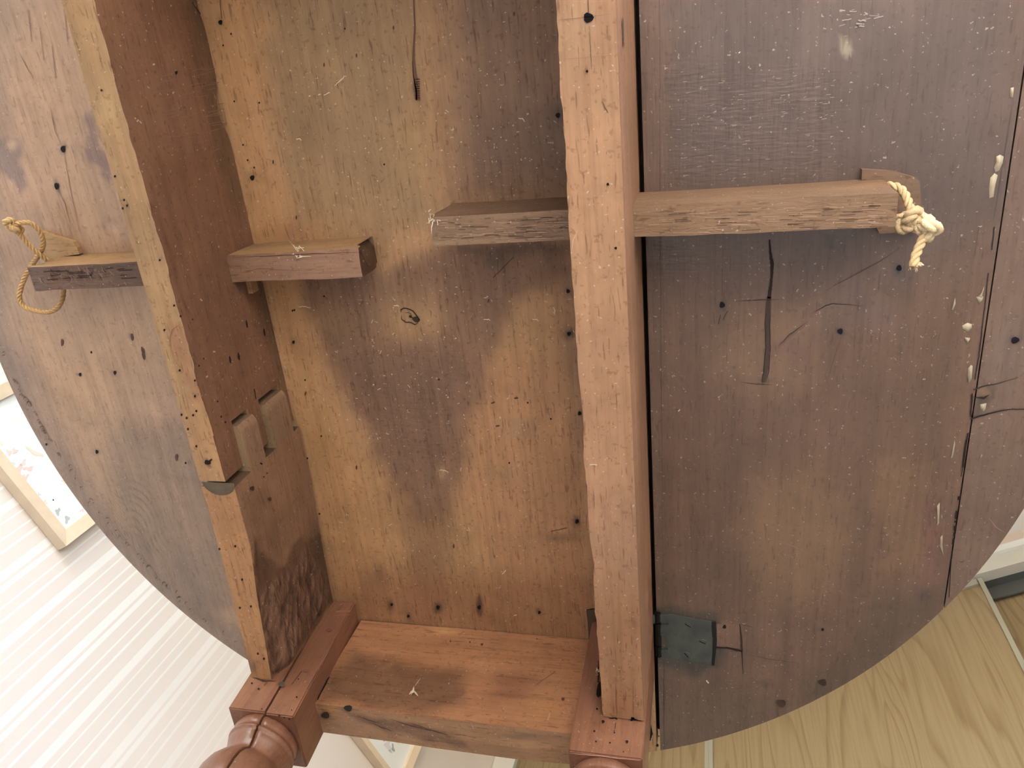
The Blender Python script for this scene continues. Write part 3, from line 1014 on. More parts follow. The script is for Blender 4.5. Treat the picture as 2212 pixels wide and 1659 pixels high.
# window-side rail
def c_rrail(s, P):
    if s == '-z':
        C = base(P, (164, 122, 96), 0.07, (40, 5, 40), 91)
        return stain(P, C, [('p', [(1290, 1280), (1400, 1280), (1400, 1560), (1296, 1560)], (150, 100, 68), 0.6, 0.03), ('e', 1262, 1250, 14, 50, 0, (164, 130, 104), 0.6), ('e', 1370, 1345, 8, 12, 0, (130, 86, 64), 0.7),
                            ('e', 1316, 1235, 14, 12, 0.6, (160, 112, 84), 0.6), ('e', 1305, 225, 9, 12, .5, (150, 120, 94), 0.6), ('e', 1240, 60, 40, 120, 0, (174, 138, 110), 0.5),
                            ('e', 1310, 850, 12, 50, 0, (154, 110, 84), 0.5), ('e', 1283, 920, 30, 90, 0, (168, 124, 96), 0.4), ('e', 1335, 1520, 30, 30, 0, (142, 90, 58), 0.5)])
    if s == '+x':
        C = base(P, (154, 110, 90), 0.09, (40, 6, 30), 95)
        return C
    return base(P, (140, 100, 78), 0.08)


def warp_r(P):
    P = P.copy()
    b = sstep(ZB + 0.02, ZB, P[:, 2])
    P[:, 0] += b * (P[:, 0] < -0.07) * (0.0012 * vnoise(P, 30, 63) + 0.0006 * vnoise(P, 140, 64))
    return P


rail_r = hexa('side_rail', cbox((-0.0910, Y0, ZB), (XR, YF - 0.0012, ZT - 0.0005)), WOOD_Y, T, TO, c_rrail, 0.004, ('-z', '+x'), warp=warp_r)


# ---- end rails
YE0, YE1 = 0.5710, 0.6100


def c_end(s, P):
    if s == '-y':
        C = base(P, (176, 120, 86), 0.12, (6, 30, 30), 101)
        S = [('p', [(690, 1510), (760, 1400), (830, 1420), (900, 1440), (1000, 1450), (1010, 1520), (900, 1545)], (112, 78, 60), 0.8, 0.012),
             ('e', 1110, 1470, 60, 24, 0, (128, 78, 58), 0.7), ('e', 1100, 1500, 50, 14, 0, (120, 76, 58), 0.6), ('e', 960, 1358, 40, 8, .06, (208, 156, 104), 0.8), ('e', 1170, 1530, 40, 20, 0, (190, 130, 78), 0.5),
             ('e', 870, 1410, 60, 10, -.7, (176, 122, 84), 0.5), ('e', 720, 1470, 16, 30, .5, (90, 64, 50), 0.5), ('e', 1230, 1450, 20, 60, .1, (176, 116, 76), 0.5)]
        return stain(P, C, S, 'y')
    if s == '-z':
        C = base(P, (160, 118, 88), 0.12, (8, 40, 40), 105)
        S = [('p', [(760, 1545), (860, 1555), (1000, 1590), (1010, 1612), (900, 1590), (790, 1565)], (108, 78, 66), 0.7, 0.004), ('e', 752, 1530, 9, 7, 0, (70, 60, 54), 0.95), ('e', 705, 1545, 14, 12, 0, (80, 64, 50), 0.9), ('e', 1130, 1590, 40, 5, .1, (112, 90, 78), 0.7),
             ('p', [(690, 1525), (720, 1515), (740, 1530), (720, 1550)], (186, 134, 80), 0.6, 0.003)]
        return stain(P, C, S)
    return base(P, (140, 96, 70), 0.08)


def warp_e(P):
    P = P.copy()
    b = sstep(ZT - 0.02, ZT, P[:, 2])
    P[:, 2] -= b * (0.0015 + 0.0012 * vnoise(P, 20, 65))
    P[:, 2] -= sstep(ZB + 0.02, ZB, P[:, 2]) * (P[:, 1] > 0.59) * 0.0018 * (vnoise(P, 14, 66) + 0.3)
    return P


hexa('end_rail', cbox((-0.385, YE0, ZB), (-0.1175, YE1, ZT)), WOOD_X, T, TO, c_end, 0.004, ('-z', '-y'), warp=warp_e)
hexa('end_rail', cbox((-0.385, Y0 - 0.062, ZB), (-0.1175, Y0 - 0.024, ZT)), WOOD_X, T, TO, lambda s, P: base(P, (150, 104, 74)), 0.02)

# ---- turned legs
LEGC = (140, 92, 72)
PROF = [(0.5540, 0.0300), (0.5520, 0.0318), (0.5480, 0.0330), (0.5440, 0.0326), (0.5415, 0.0312), (0.5408, 0.0330), (0.5390, 0.0336), (0.5372, 0.0330), (0.5365, 0.0316), (0.5340, 0.0318),
        (0.5300, 0.0302), (0.5260, 0.0288), (0.5220, 0.0278), (0.5195, 0.0276), (0.5180, 0.0290), (0.5140, 0.0330), (0.5060, 0.0378), (0.4960, 0.0405), (0.4860, 0.0410), (0.4760, 0.0395), (0.4660, 0.0355),
        (0.4580, 0.0295), (0.4560, 0.0270), (0.4540, 0.0300), (0.4490, 0.0310), (0.4440, 0.0295), (0.4400, 0.0240), (0.4250, 0.0215), (0.3900, 0.0250), (0.3400, 0.0310), (0.2900, 0.0330), (0.2400, 0.0300), (0.1900, 0.0240), (0.1500, 0.0200),
        (0.1350, 0.0200), (0.1320, 0.0260), (0.1260, 0.0280), (0.1200, 0.0260), (0.1180, 0.0210), (0.1000, 0.0230), (0.0700, 0.0320), (0.0400, 0.0340), (0.0150, 0.0270), (0.0, 0.0220)]


def leg(name, x0, x1, y0, y1, clip=None, keep=1, segs=40, splay=0.0):
    """square head with turned shaft; clip=x plane for a sawn half"""
    ax, ay = (x0 + x1) / 2, (y0 + y1) / 2
    bm = bmesh.new()
    V, Fc = box_vf((x0, y0, 0.5535), (x1, y1, ZT - 0.0006))
    vs = [bm.verts.new(v) for v in V]
    for f in Fc: bm.faces.new([vs[i] for i in f])
    bmesh.ops.bevel(bm, geom=bm.edges[:], offset=0.0012, segments=2, affect='EDGES')
    rings = []
    for z, r in PROF:
        rings.append([bm.verts.new((ax + r * math.cos(2 * math.pi * k / segs), ay + r * math.sin(2 * math.pi * k / segs), z)) for k in range(segs)])
    for a, b in zip(rings[:-1], rings[1:]):
        for k in range(segs):
            f = bm.faces.new((a[k], b[k], b[(k + 1) % segs], a[(k + 1) % segs]))
            f.smooth = True
    bm.faces.new(rings[0]); bm.faces.new(rings[-1][::-1])
    bmesh.ops.recalc_face_normals(bm, faces=bm.faces[:])
    if clip is not None:
        g = bm.verts[:] + bm.edges[:] + bm.faces[:]
        r = bmesh.ops.bisect_plane(bm, geom=g, plane_co=(clip, 0, 0), plane_no=(1, 0, 0), clear_inner=keep > 0, clear_outer=keep < 0)
        ed = [e for e in r['geom_cut'] if isinstance(e, bmesh.types.BMEdge)]
        bmesh.ops.holes_fill(bm, edges=ed, sides=0)
    for v in bm.verts: v.co.x += (ZT - v.co.z) * splay
    # subdivide the flat faces for colour
    big = [e for e in bm.edges if e.calc_length() > 0.03]
    bmesh.ops.subdivide_edges(bm, edges=big, cuts=10, use_grid_fill=True)
    me = bpy.data.meshes.new(name)
    bm.to_mesh(me); bm.free()
    P = np.array([v.co[:] for v in me.vertices])
    C = base(P, LEGC, 0.14, (30, 30, 5), 111)
    dark = sstep(0.556, 0.553, P[:, 2]) * 0.35
    C = C * (1 - dark[:, None]) + lin((104, 56, 42)) * dark[:, None]
    a = me.color_attributes.new('Col', 'FLOAT_COLOR', 'POINT')
    a.data.foreach_set('color', np.c_[C, np.ones(len(P))].ravel())
    b = me.color_attributes.new('Aux', 'FLOAT_COLOR', 'POINT')
    b.data.foreach_set('color', np.tile([0, 0, 0, 1.0], len(P)))
    me.materials.append(WOOD_Z)
    me.transform(Matrix.Translation(-Vector(TO)))
    return link(name, me, T)


LX0, LX1, LY1 = -0.4580, -0.3890, 0.6130
leg('leg_half', LX0, LX1, YF, LY1, -0.4180, 1, splay=0.066)
leg('leg_half', LX0 - 0.0006, LX1 - 0.0006, YF - 0.0015, LY1 - 0.0015, -0.4194, -1, splay=0.066)
leg('leg', -0.1175, -0.0545, YF, 0.6125, splay=0.012)
leg('leg', LX0, LX1, Y0 - 0.066, Y0)
leg('leg', -0.1160, -0.0527, Y0 - 0.066, Y0)


# ---- sliding bars that carry the leaves
def c_bar_l(s, P):
    if s == '-z':
        C = base(P, (112, 84, 72), 0.2, (5, 40, 40), 121)
        return stain(P, C, [('p', [(480, 500), (850, 480), (850, 620), (480, 640)], (146, 108, 90), 0.8, 0.02), ('p', [(45, 570), (90, 570), (110, 635), (60, 640)], (108, 88, 84), 0.8, 0.01), ('p', [(90, 570), (300, 550), (310, 630), (100, 640)], (104, 78, 66), 0.6, 0.01),
                            ('e', 640, 565, 130, 4, .03, (140, 110, 92), 0.5)])
    if s == '-y': return base(P, (156, 120, 88), 0.12, (5, 40, 40), 123)
    if s == '+x': return base(P, (84, 58, 44), 0.2, (60, 60, 60), 125)
    return base(P, (126, 92, 74), 0.1, (5, 40, 40), 127)


def c_bar_r(s, P):
    if s == '-z': return base(P, (138, 108, 88), 0.22, (4, 90, 40), 131)
    if s == '-y': return base(P, (122, 92, 74), 0.10, (5, 40, 40), 133)
    return base(P, (120, 88, 72), 0.1, (5, 40, 40), 135)


def warp_bar(P):
    P = P.copy()
    # broken right-hand end of the old bar
    t = sstep(-0.293, -0.287, P[:, 0])
    P[:, 0] -= t * (0.010 * np.maximum(vnoise(P, 70, 141), 0) + 0.006 * sstep(0.70, 0.72, P[:, 2]))
    return P


def quadbar(xa, xb, ya, yb, z0, z1):
    """ya/yb: (near,far) y at the two ends"""
    return [[[np.array([xa, ya[j], (z0, z1)[k]]) for k in (0, 1)] for j in (0, 1)], [[np.array([xb, yb[j], (z0, z1)[k]]) for k in (0, 1)] for j in (0, 1)]]


def aux_bar_l(s, P):
    A = np.zeros((len(P), 3))
    if s == '-z': A[:, 0] = 0.55 * (P[:, 0] < -0.43) + 0.08
    return A


def aux_bar_r(s, P):
    A = np.zeros((len(P), 3))
    A[:, 0] = 0.22 if s == '-z' else 0.03
    return A


bar_l = hexa('slide_bar', quadbar(-0.632, -0.287, (0.1362, 0.1590), (0.1312, 0.1562), 0.673, ZT - 0.0008), WOOD_X, T, TO, c_bar_l, 0.003, ('-z', '-y'), jit=0.0007, jf=60, warp=warp_bar, auxfn=aux_bar_l)
bar_r = hexa('slide_bar', quadbar(-0.2145, 0.1258, (0.1065, 0.1292), (0.1065, 0.1300), 0.660, ZT - 0.0008), WOOD_X, T, TO, c_bar_r, 0.003, ('-z', '-y'), jit=0.0006, jf=50, auxfn=aux_bar_r)


# ---- small wooden stops glued to the leaves
def prism_px(name, pts, z, h, mat, parent, col, slope=None):
    B = [np.r_[W2(u, v, z - h), z - h] for u, v in pts]
    Tt = [np.r_[W2(u, v, z - h), z] for u, v in pts]
    n = len(pts)
    V = B + Tt
    area = sum(B[i][0] * B[(i + 1) % n][1] - B[(i + 1) % n][0] * B[i][1] for i in range(n))
    o = list(range(n)) if area < 0 else list(range(n))[::-1]
    Fc = [tuple(o), tuple(i + n for i in o[::-1])]
    for k in range(n):
        a, b = o[k], o[(k + 1) % n]
        Fc.append((a, a + n, b + n, b))
    return mesh_obj(name, V, Fc, mat, parent, TO, False, lin(col))


prism_px('stop_block', [(86, 500), (120, 512), (157, 523), (166, 535), (171, 549), (150, 552), (100, 562), (90, 540)], ZT, 0.006, WOOD_X, lf_l, (184, 148, 110))
prism_px('stop_block', [(1862, 366), (1930, 370), (1978, 384), (1987, 392), (1990, 460), (1985, 500), (1900, 505), (1860, 420)], ZT, 0.007, WOOD_X, lf_r, (122, 96, 82))


# ---- iron hinge let into the leaf
def plate(name, pts, z, h, mat, parent):
    return prism_px(name, pts, z, h, mat, parent, (90, 90, 84))


def c6(x, y): return (1180 + x * .2284, 1280 + y * .2284)


hinge = plate('hinge', [c6(1000, 215), c6(1160, 205), c6(1560, 280), c6(1565, 695), c6(1090, 605), c6(1085, 545), c6(1150, 540), c6(1150, 425), c6(1075, 405), c6(1085, 305), c6(1150, 310), c6(1150, 260), c6(1000, 300)], ZT, 0.0016, IRON, T)
for k in ((1340, 310), (1478, 470), (1325, 590)):
    c = W2(*c6(*k), ZT - 0.0018)
    V = []
    for z, r in ((ZT - 0.0012, 0.0042), (ZT - 0.0024, 0.0036)):
        V += [(c[0] + r * math.cos(t), c[1] + r * math.sin(t), z) for t in np.linspace(0, 2 * math.pi, 14, endpoint=False)]
    Fc = [tuple(range(14, 28))] + [(i, (i + 1) % 14, 14 + (i + 1) % 14, 14 + i) for i in range(14)]
    s_ = mesh_obj('screw', V, Fc, IRON, hinge, TO)
    a = random.uniform(0.3, 1.2)
    d = np.array([math.cos(a), math.sin(a)])
    e = np.array([-d[1], d[0]])
    q = [c + d * 0.0034 * i + e * 0.0005 * j for i, j in ((-1, -1), (1, -1), (1, 1), (-1, 1))]
    V, Fc = [np.r_[p, ZT - 0.00245] for p in q] + [np.r_[p, ZT - 0.0022] for p in q], [(0, 3, 2, 1), (0, 1, 5, 4), (1, 2, 6, 5), (2, 3, 7, 6), (3, 0, 4, 7)]
    mesh_obj('screw_slot', V, Fc, IRON_D, hinge, TO)
bm_v, bm_f = [], []
for (ya, yb) in ((0.529, 0.541), (0.5425, 0.556), (0.5575, 0.571), (0.5725, 0.586)):
    n0 = len(bm_v)
    for y in (ya, yb):
        bm_v += [(-0.0495 + 0.0035 * math.cos(t), y, ZT + 0.0005 + 0.0035 * math.sin(t)) for t in np.linspace(0, 2 * math.pi, 12, endpoint=False)]
    bm_f += [(n0 + i, n0 + (i + 1) % 12, n0 + 12 + (i + 1) % 12, n0 + 12 + i) for i in range(12)] + [tuple(n0 + i for i in range(11, -1, -1)), tuple(n0 + 12 + i for i in range(12))]
mesh_obj('hinge_knuckle', bm_v, bm_f, IRON_D, hinge, TO)
plate('hinge', [c6(385, 165), c6(520, 165), c6(520, 470), c6(400, 440)], ZT, 0.0012, plain('dull_iron', (96, 80, 62), 0.7, 0.3, 0.2, 0.3), T)
# let-in wooden patch beside the hinge
prism_px('inlaid_patch', [c6(1612, 300), c6(1825, 305), c6(1832, 530), c6(1612, 510)], ZT, 0.0006, LEAF_Y, lf_r, (114, 84, 72))


# ------------------------------------------------------------------ marks: cracks, grooves, nail and worm holes (thin inlays on each part)
def strip_vf(pts3, widths, nrm):
    nrm = np.asarray(nrm, float)
    P = [np.asarray(p, float) for p in pts3]
    V, Fc = [], []
    for i, p in enumerate(P):
        t = P[min(i + 1, len(P) - 1)] - P[max(i - 1, 0)]
        s = np.cross(t, nrm)
        s /= max(np.linalg.norm(s), 1e-9)
        V += [p + s * widths[i] / 2, p - s * widths[i] / 2]
    Fc = [(2 * i, 2 * i + 1, 2 * i + 3, 2 * i + 2) for i in range(len(P) - 1)]
    return V, Fc


PL = {'T': (lambda u, v: atz(u, v, ZT - 0.0007), (0, 0, -1)), 'TE': (lambda u, v: atz(u, v, ZT - 0.0011), (0, 0, -1)),
      'B': (lambda u, v: atz(u, v, ZB - 0.0007), (0, 0, -1)), 'L': (lambda u, v: atx(u, v, XL + 0.0010), (1, 0, 0)), 'G': (lambda u, v: atx(u, v, -0.4050), (1, 0, 0)),
      'R': (lambda u, v: atx(u, v, XR + 0.0008), (1, 0, 0)), 'E': (lambda u, v: aty(u, v, YE0 - 0.0010), (0, -1, 0)), 'F': (lambda u, v: aty(u, v, YF - 0.0009), (0, -1, 0)), 'FG': (lambda u, v: aty(u, v, YF - 0.0024), (0, -1, 0)),
      'BAR': (lambda u, v: atz(u, v, 0.6722), (0, 0, -1)), 'BAR2': (lambda u, v: atz(u, v, 0.6592), (0, 0, -1))}


class Marks:
    def __init__(s): s.V, s.F, s.C = [], [], []

    def add(s, vf, rgb):
        n = len(s.V)
        s.V += [tuple(p) for p in vf[0]]
        s.F += [tuple(i + n for i in f) for f in vf[1]]
        c = lin(rgb)
        c = c * 0.75 + c.mean() * 0.25
        s.C += [c] * len(vf[0])

    def hole(s, plane, u, v, ru, rv=None, ang=0.0, rgb=(34, 24, 20)):
        rv = rv or ru
        f, n = PL[plane]
        k = 10 if ru > 2.5 else 7
        c = f(u, v) 
        V = [c]
        for i in range(k):
            t = 2 * math.pi * i / k
            q = 1 + 0.12 * math.sin(3 * t + u) if ru > 2.5 else 1
            x, y = ru * q * math.cos(t), rv * q * math.sin(t)
            V.append(f(u + x * math.cos(ang) - y * math.sin(ang), v + x * math.sin(ang) + y * math.cos(ang)))
        s.add((V, [(0, 1 + i, 1 + (i + 1) % k) for i in range(k)]), rgb)

    def line(s, plane, pts, wpx, rgb=(48, 34, 28), n=6, rag=0.3):
        f, nr = PL[plane]
        pts = np.array(pts, float)
        out, ws = [], []
        if not hasattr(wpx, '__len__'): wpx = [0.4] + [wpx] * (len(pts) - 2) + [0.4] if len(pts) > 2 else [wpx, wpx]
        for i in range(len(pts) - 1):
            for k in range(n):
                t = k / n
                out.append(pts[i] * (1 - t) + pts[i + 1] * t + rng.normal(0, rag, 2))
                ws.append(wpx[i] * (1 - t) + wpx[i + 1] * t)
        out.append(pts[-1]); ws.append(wpx[-1])
        d = np.linalg.norm(f(*pts[0]) - f(pts[0][0] + 1, pts[0][1]))
        s.add(strip_vf([f(*p) for p in out], [q * d for q in ws], nr), rgb)

    def build(s, name, parent, mat=None):
        o = mesh_obj(name, s.V, s.F, mat or MARK, parent, TO, False, np.array(s.C))
        o['kind'] = 'stuff'
        return o


ctr = [o for o in T.children if o.name.startswith('centre_board')][0]
# centre board
m = Marks()
for u, v, r in [(476, 48, 4.5), (634, 739, 3), (545, 384, 5), (1205, 249, 5), (846, 1306, 3), (946, 1312, 4), (1035, 1312, 4), (1165, 1323, 3.2), (1229, 721, 4), (1227, 629, 4), (1252, 893, 4), (1246, 1127, 4), (882, 1331, 3)]:
    m.hole('T', u, v, r, r * 1.15, 0.2)
for u, v in [(499, 73), (482, 98), (506, 219), (525, 313), (535, 346), (549, 362), (632, 671), (636, 670), (659, 821), (694, 942), (948, 820), (664, 990), (690, 1110), (700, 640), (830, 355), (560, 222), (745, 62), (1140, 870), (1100, 1000), (1190, 905)]:
    m.hole('T', u, v, 2.0, 2.3, rgb=(44, 30, 24))
for u, v, a in [(590, 350, 0), (640, 470, 0), (660, 850, 0.3), (770, 1010, 0), (1055, 650, .3), (1065, 870, 1.2), (1075, 920, 1.4), (1115, 860, 1.5), (980, 1180, 0), (850, 60, 0), (700, 140, 0), (770, 120, 0), (1110, 30, 0)]:
    m.hole('T', u, v, 2, 5, a, (96, 66, 48))
m.line('T', [(893, -10), (896, 60), (893, 120), (896, 160), (900, 195), (902, 217)], [2, 3, 5, 6, 10, 12], (118, 82, 58))
m.line('T', [(891, 130), (893, 165), (899, 195), (900, 216)], [1, 2, 3, 3], (52, 34, 26))
for k in range(9): m.line('T', [(896, 172 + 5 * k), (907, 171 + 5 * k)], 1.4, (62, 40, 30), 2)
m.line('T', [(866, 676), (866, 669), (872, 666), (882, 667), (892, 672), (900, 682), (906, 690), (906, 696)], 2.2, (48, 36, 30))
m.line('T', [(867, 680), (868, 690), (876, 696), (888, 697), (896, 701), (904, 698)], 2.0, (54, 40, 32))
m.line('T', [(873, 676), (884, 675), (890, 681)], 1.6, (80, 58, 44))
m.hole('T', 898, 690, 8, 6, 0.5, (62, 46, 36)); m.hole('T', 887, 684, 4, 3, 0.5, (70, 50, 38))
m.line('T', [(475, 0), (479, 40)], 1.5, (90, 62, 50)); m.line('T', [(1190, 1148), (1225, 1140)], 2, (112, 80, 60)); m.line('T', [(1065, 600), (1110, 555)], 1.6, (86, 64, 54))
m.line('T', [(1300, 1313), (1268, 1317), (1274, 1384)], 3, (58, 42, 34))
m.build('nail_and_worm_holes', ctr)
# papered-wall leaf
m = Marks()
for u, v, r in [(136, 322, 5), (122, 402, 5), (173, 809, 2.8), (248, 805, 3), (209, 976, 3), (100, 960, 2), (115, 1080, 1.5), (197, 761, 2)]:
    m.hole('T', u, v, r, r * 1.5, -.1, (44, 36, 40))
for u, v, a in [(308, 757, -.3), (310, 770, -.3), (381, 988, 0), (134, 740, 0), (285, 728, -.2)]:
    m.hole('T', u, v, 3, 8, a, (112, 80, 74))
m.line('T', [(40, 110), (55, 140), (72, 170)], 1.6, (140, 100, 78)); m.line('T', [(108, 230), (118, 280), (134, 318)], 1.4, (140, 100, 78)); m.line('T', [(138, 330), (150, 400), (172, 500)], 1.4, (140, 104, 80)); m.line('T', [(125, 408), (140, 440), (155, 495)], 1.6, (130, 92, 70))
for k in range(7):
    u = 60 + 26 * k
    m.line('T', [(u, 20 + 40 * (k % 3)), (u + 8, 90 + 40 * (k % 3))], 1.2, (158, 118, 90))
m.hole('T', 150, 530, 8, 4, 0.2, (60, 54, 60))
m.build('nail_and_worm_holes', lf_l)
# scalloped gouge marks along the rim
m = Marks()
rim = [(32, 825), (38, 840), (46, 852), (58, 868), (75, 898), (84, 912), (95, 928), (110, 953), (128, 982), (150, 1012), (160, 1035), (176, 1058), (195, 1084), (203, 1092), (218, 1108), (232, 1125), (252, 1148), (264, 1165), (279, 1178), (300, 1205), (309, 1214), (317, 1224), (325, 1232), (345, 1252), (356, 1266), (365, 1270), (382, 1285), (391, 1297), (404, 1306), (415, 1320), (440, 1340), (485, 1370), (3, 752), (8, 765), (513, 1393)]
for i, (u, v) in enumerate(rim):
    tg = math.atan2(0.62, 0.5) + rng.normal(0, 0.15)          # roughly along the rim
    for k in range(1 + (i % 3 == 0)):
        r = rng.uniform(4.5, 9.5)
        q = rng.uniform(0.45, 0.8)
        cu, cv = u + rng.normal(0, 2) + 7 * k * math.cos(tg), v + rng.normal(0, 2) + 7 * k * math.sin(tg)

        def arc_pts(t0, t1, n):
            return [(cu + r * math.cos(t) * math.cos(tg) - q * r * math.sin(t) * math.sin(tg), cv + r * math.cos(t) * math.sin(tg) + q * r * math.sin(t) * math.cos(tg)) for t in np.linspace(t0, t1, n)]
        t0 = rng.uniform(-0.9, -0.3)
        m.line('T', arc_pts(t0 - 0.6, t0 + rng.uniform(1.2, 2.2), 8), [0.2, .6, 1.1, 1.3, 1.3, 1.1, .6, 0.2], (176, 152, 136), 2, 0.35)
        t0 = rng.uniform(2.0, 2.6)
        m.line('T', arc_pts(t0, t0 + rng.uniform(1.2, 2.4), 7), [0.2, .7, 1.2, 1.3, 1.2, .7, 0.2], (108, 86, 76), 2, 0.35)
        if i < 9: m.hole('T', cu, cv, r * 0.55, r * q * 0.6, tg, (150, 122, 100))
m.build('gouge_marks', lf_l)
# window-side leaf
m = Marks()
for u, v, r in [(1560, 659, 6), (1942, 579, 6), (1815, 716, 6), (1565, 1354, 4), (1777, 1360, 3), (1430, 1345, 0.1), (1420, 1610, 3), (1423, 1590, 1.5)]:
    m.hole('T', u, v, r, r * 1.1, 0.3, (30, 32, 36))
m.line('T', [(1662, 518), (1664, 545), (1668, 570), (1667, 600), (1664, 625), (1661, 645)], [3, 5, 8, 5, 7, 8], (54, 44, 42))
m.line('T', [(1661, 640), (1658, 700), (1659, 750), (1656, 790), (1650, 826)], [7, 9, 9, 9, 8], (84, 68, 60))
m.line('T', [(1656, 640), (1653, 700), (1654, 750), (1650, 800), (1645, 826)], 1.8, (66, 50, 44)); m.line('T', [(1666, 640), (1663, 700), (1664, 750), (1661, 800), (1655, 826)], 1.8, (66, 50, 44))
m.line('T', [(1588, 651), (1640, 648), (1690, 647)], 1.8, (78, 60, 54)); m.line('T', [(1600, 826), (1640, 830), (1670, 831)], 2, (74, 56, 48))
m.line('T', [(1682, 752), (1710, 725), (1735, 706), (1745, 697)], [1, 5, 4, 1], (126, 104, 90)); m.line('T', [(1680, 750), (1706, 722), (1745, 695)], 1.6, (76, 56, 52))
m.line('T', [(1760, 675), (1785, 662), (1800, 658), (1826, 660)], [1, 3, 4, 2], (128, 110, 102)); m.line('T', [(1760, 673), (1785, 660), (1800, 656), (1865, 661)], 1.8, (60, 48, 50))
m.line('T', [(1783, 628), (1850, 592), (1900, 565), (1945, 535)], 1.4, (84, 68, 70)); m.line('T', [(1815, 730), (1800, 780), (1785, 830)], 1.2, (104, 78, 68))
m.line('T', [(1552, 700), (1556, 680)], 1.4, (70, 52, 46)); m.line('T', [(1562, 690), (1572, 672)], 1.4, (70, 52, 46)); m.line('T', [(1560, 580), (1560, 640)], 1.2, (100, 76, 68))
m.line('T', [(2192, 195), (2176, 300), (2160, 400), (2148, 470)], 1.3, (92, 86, 96))
for a, b in [((2148, 490), (2143, 540)), ((2135, 590), (2128, 660)), ((2128, 660), (2116, 760)), ((2116, 760), (2106, 820))]:
    m.line('T', [a, b], 2.2, (54, 46, 48))
for a, b, w_ in [((2091, 935), (2089, 950), 3), ((2088, 950), (2080, 1010), 4), ((2080, 1010), (2076, 1030), 1.5), ((2071, 1072), (2070, 1080), 4), ((2067, 1104), (2064, 1121), 4), ((2064, 1125), (2063, 1129), 4), ((2063, 1136), (2062, 1146), 4), ((2061, 1152), (2061, 1158), 4), ((2060, 1164), (2058, 1176), 4), ((2056, 1190), (2050, 1290), 1.6)]:
    m.line('TE', [a, b], w_, (42, 32, 30), 3, 0.15)
m.line('TE', [(2096, 906), (2120, 898), (2150, 890), (2180, 884), (2230, 884)], [4, 4, 3, 2.2, 2], (44, 36, 36))
m.line('TE', [(2103, 842), (2125, 834), (2150, 830), (2200, 815)], [3, 3, 2, 1], (60, 50, 50)); m.line('TE', [(2097, 900), (2100, 850)], 3, (48, 38, 36))
m.line('TE', [(2102, 858), (2125, 860), (2138, 852)], 5, (52, 42, 38)); m.hole('TE', 2193, 735, 9, 7, -.4, (30, 30, 34))
m.line('TE', [(2136, 1118), (2150, 1138), (2172, 1151)], 1.8, (172, 140, 128)); m.line('TE', [(2070, 1212), (2078, 1215), (2083, 1210)], 1.4, (66, 50, 46))
m.line('T', [(1671, 1165), (1700, 1175), (1725, 1185), (1750, 1198)], 3, (156, 124, 106))
m.line('T', [(1434, 1427), (1434, 1500), (1435, 1618)], 1.4, (72, 54, 46)); m.line('T', [(1425, 0), (1427, 600), (1432, 1280)], 1.2, (92, 74, 70))
m.line('T', [c6(1600, 518), c6(1720, 525), c6(1850, 555)], [4, 5, 5], (52, 38, 34)); m.line('T', [c6(1830, 300), c6(1845, 430), c6(1850, 560)], [2, 4, 4], (72, 54, 38)); m.line('T', [c6(1850, 560), c6(1860, 770)], [3, 1], (66, 48, 42)); m.line('T', [c6(1585, 280), c6(1595, 480), c6(1578, 690)], [9, 9, 6], (40, 40, 38)); m.line('T', [c6(1840, 300), c6(1950, 325)], 1.4, (96, 70, 62))
m.line('T', [(1605, 1412), (1660, 1424), (1725, 1432)], 1.3, (98, 72, 62))
m.hole('T', 1777, 1475, 9, 6.5, 0.2, (66, 54, 44)); m.hole('T', 1687, 1520, 10, 7, 0.2, (86, 66, 54)); m.line('T', [(1405, 1565), (1407, 1585), (1404, 1600)], [2, 6, 2], (24, 18, 18))
for k in range(60):
    u, v = rng.uniform(1450, 1800), rng.uniform(150, 400)
    l = rng.uniform(4, 11)
    m.line('T', [(u, v), (u + l, v - rng.uniform(0, 3))], 1.1, (168, 152, 146), 2)
for k in range(16):
    u, v = rng.uniform(1805, 1890), rng.uniform(22, 60)
    m.line('T', [(u, v), (u + rng.uniform(6, 22), v - rng.uniform(-3, 6))], rng.uniform(1, 3), (176, 162, 152), 3, 0.6)
m.build('cracks_and_nail_holes', lf_r)
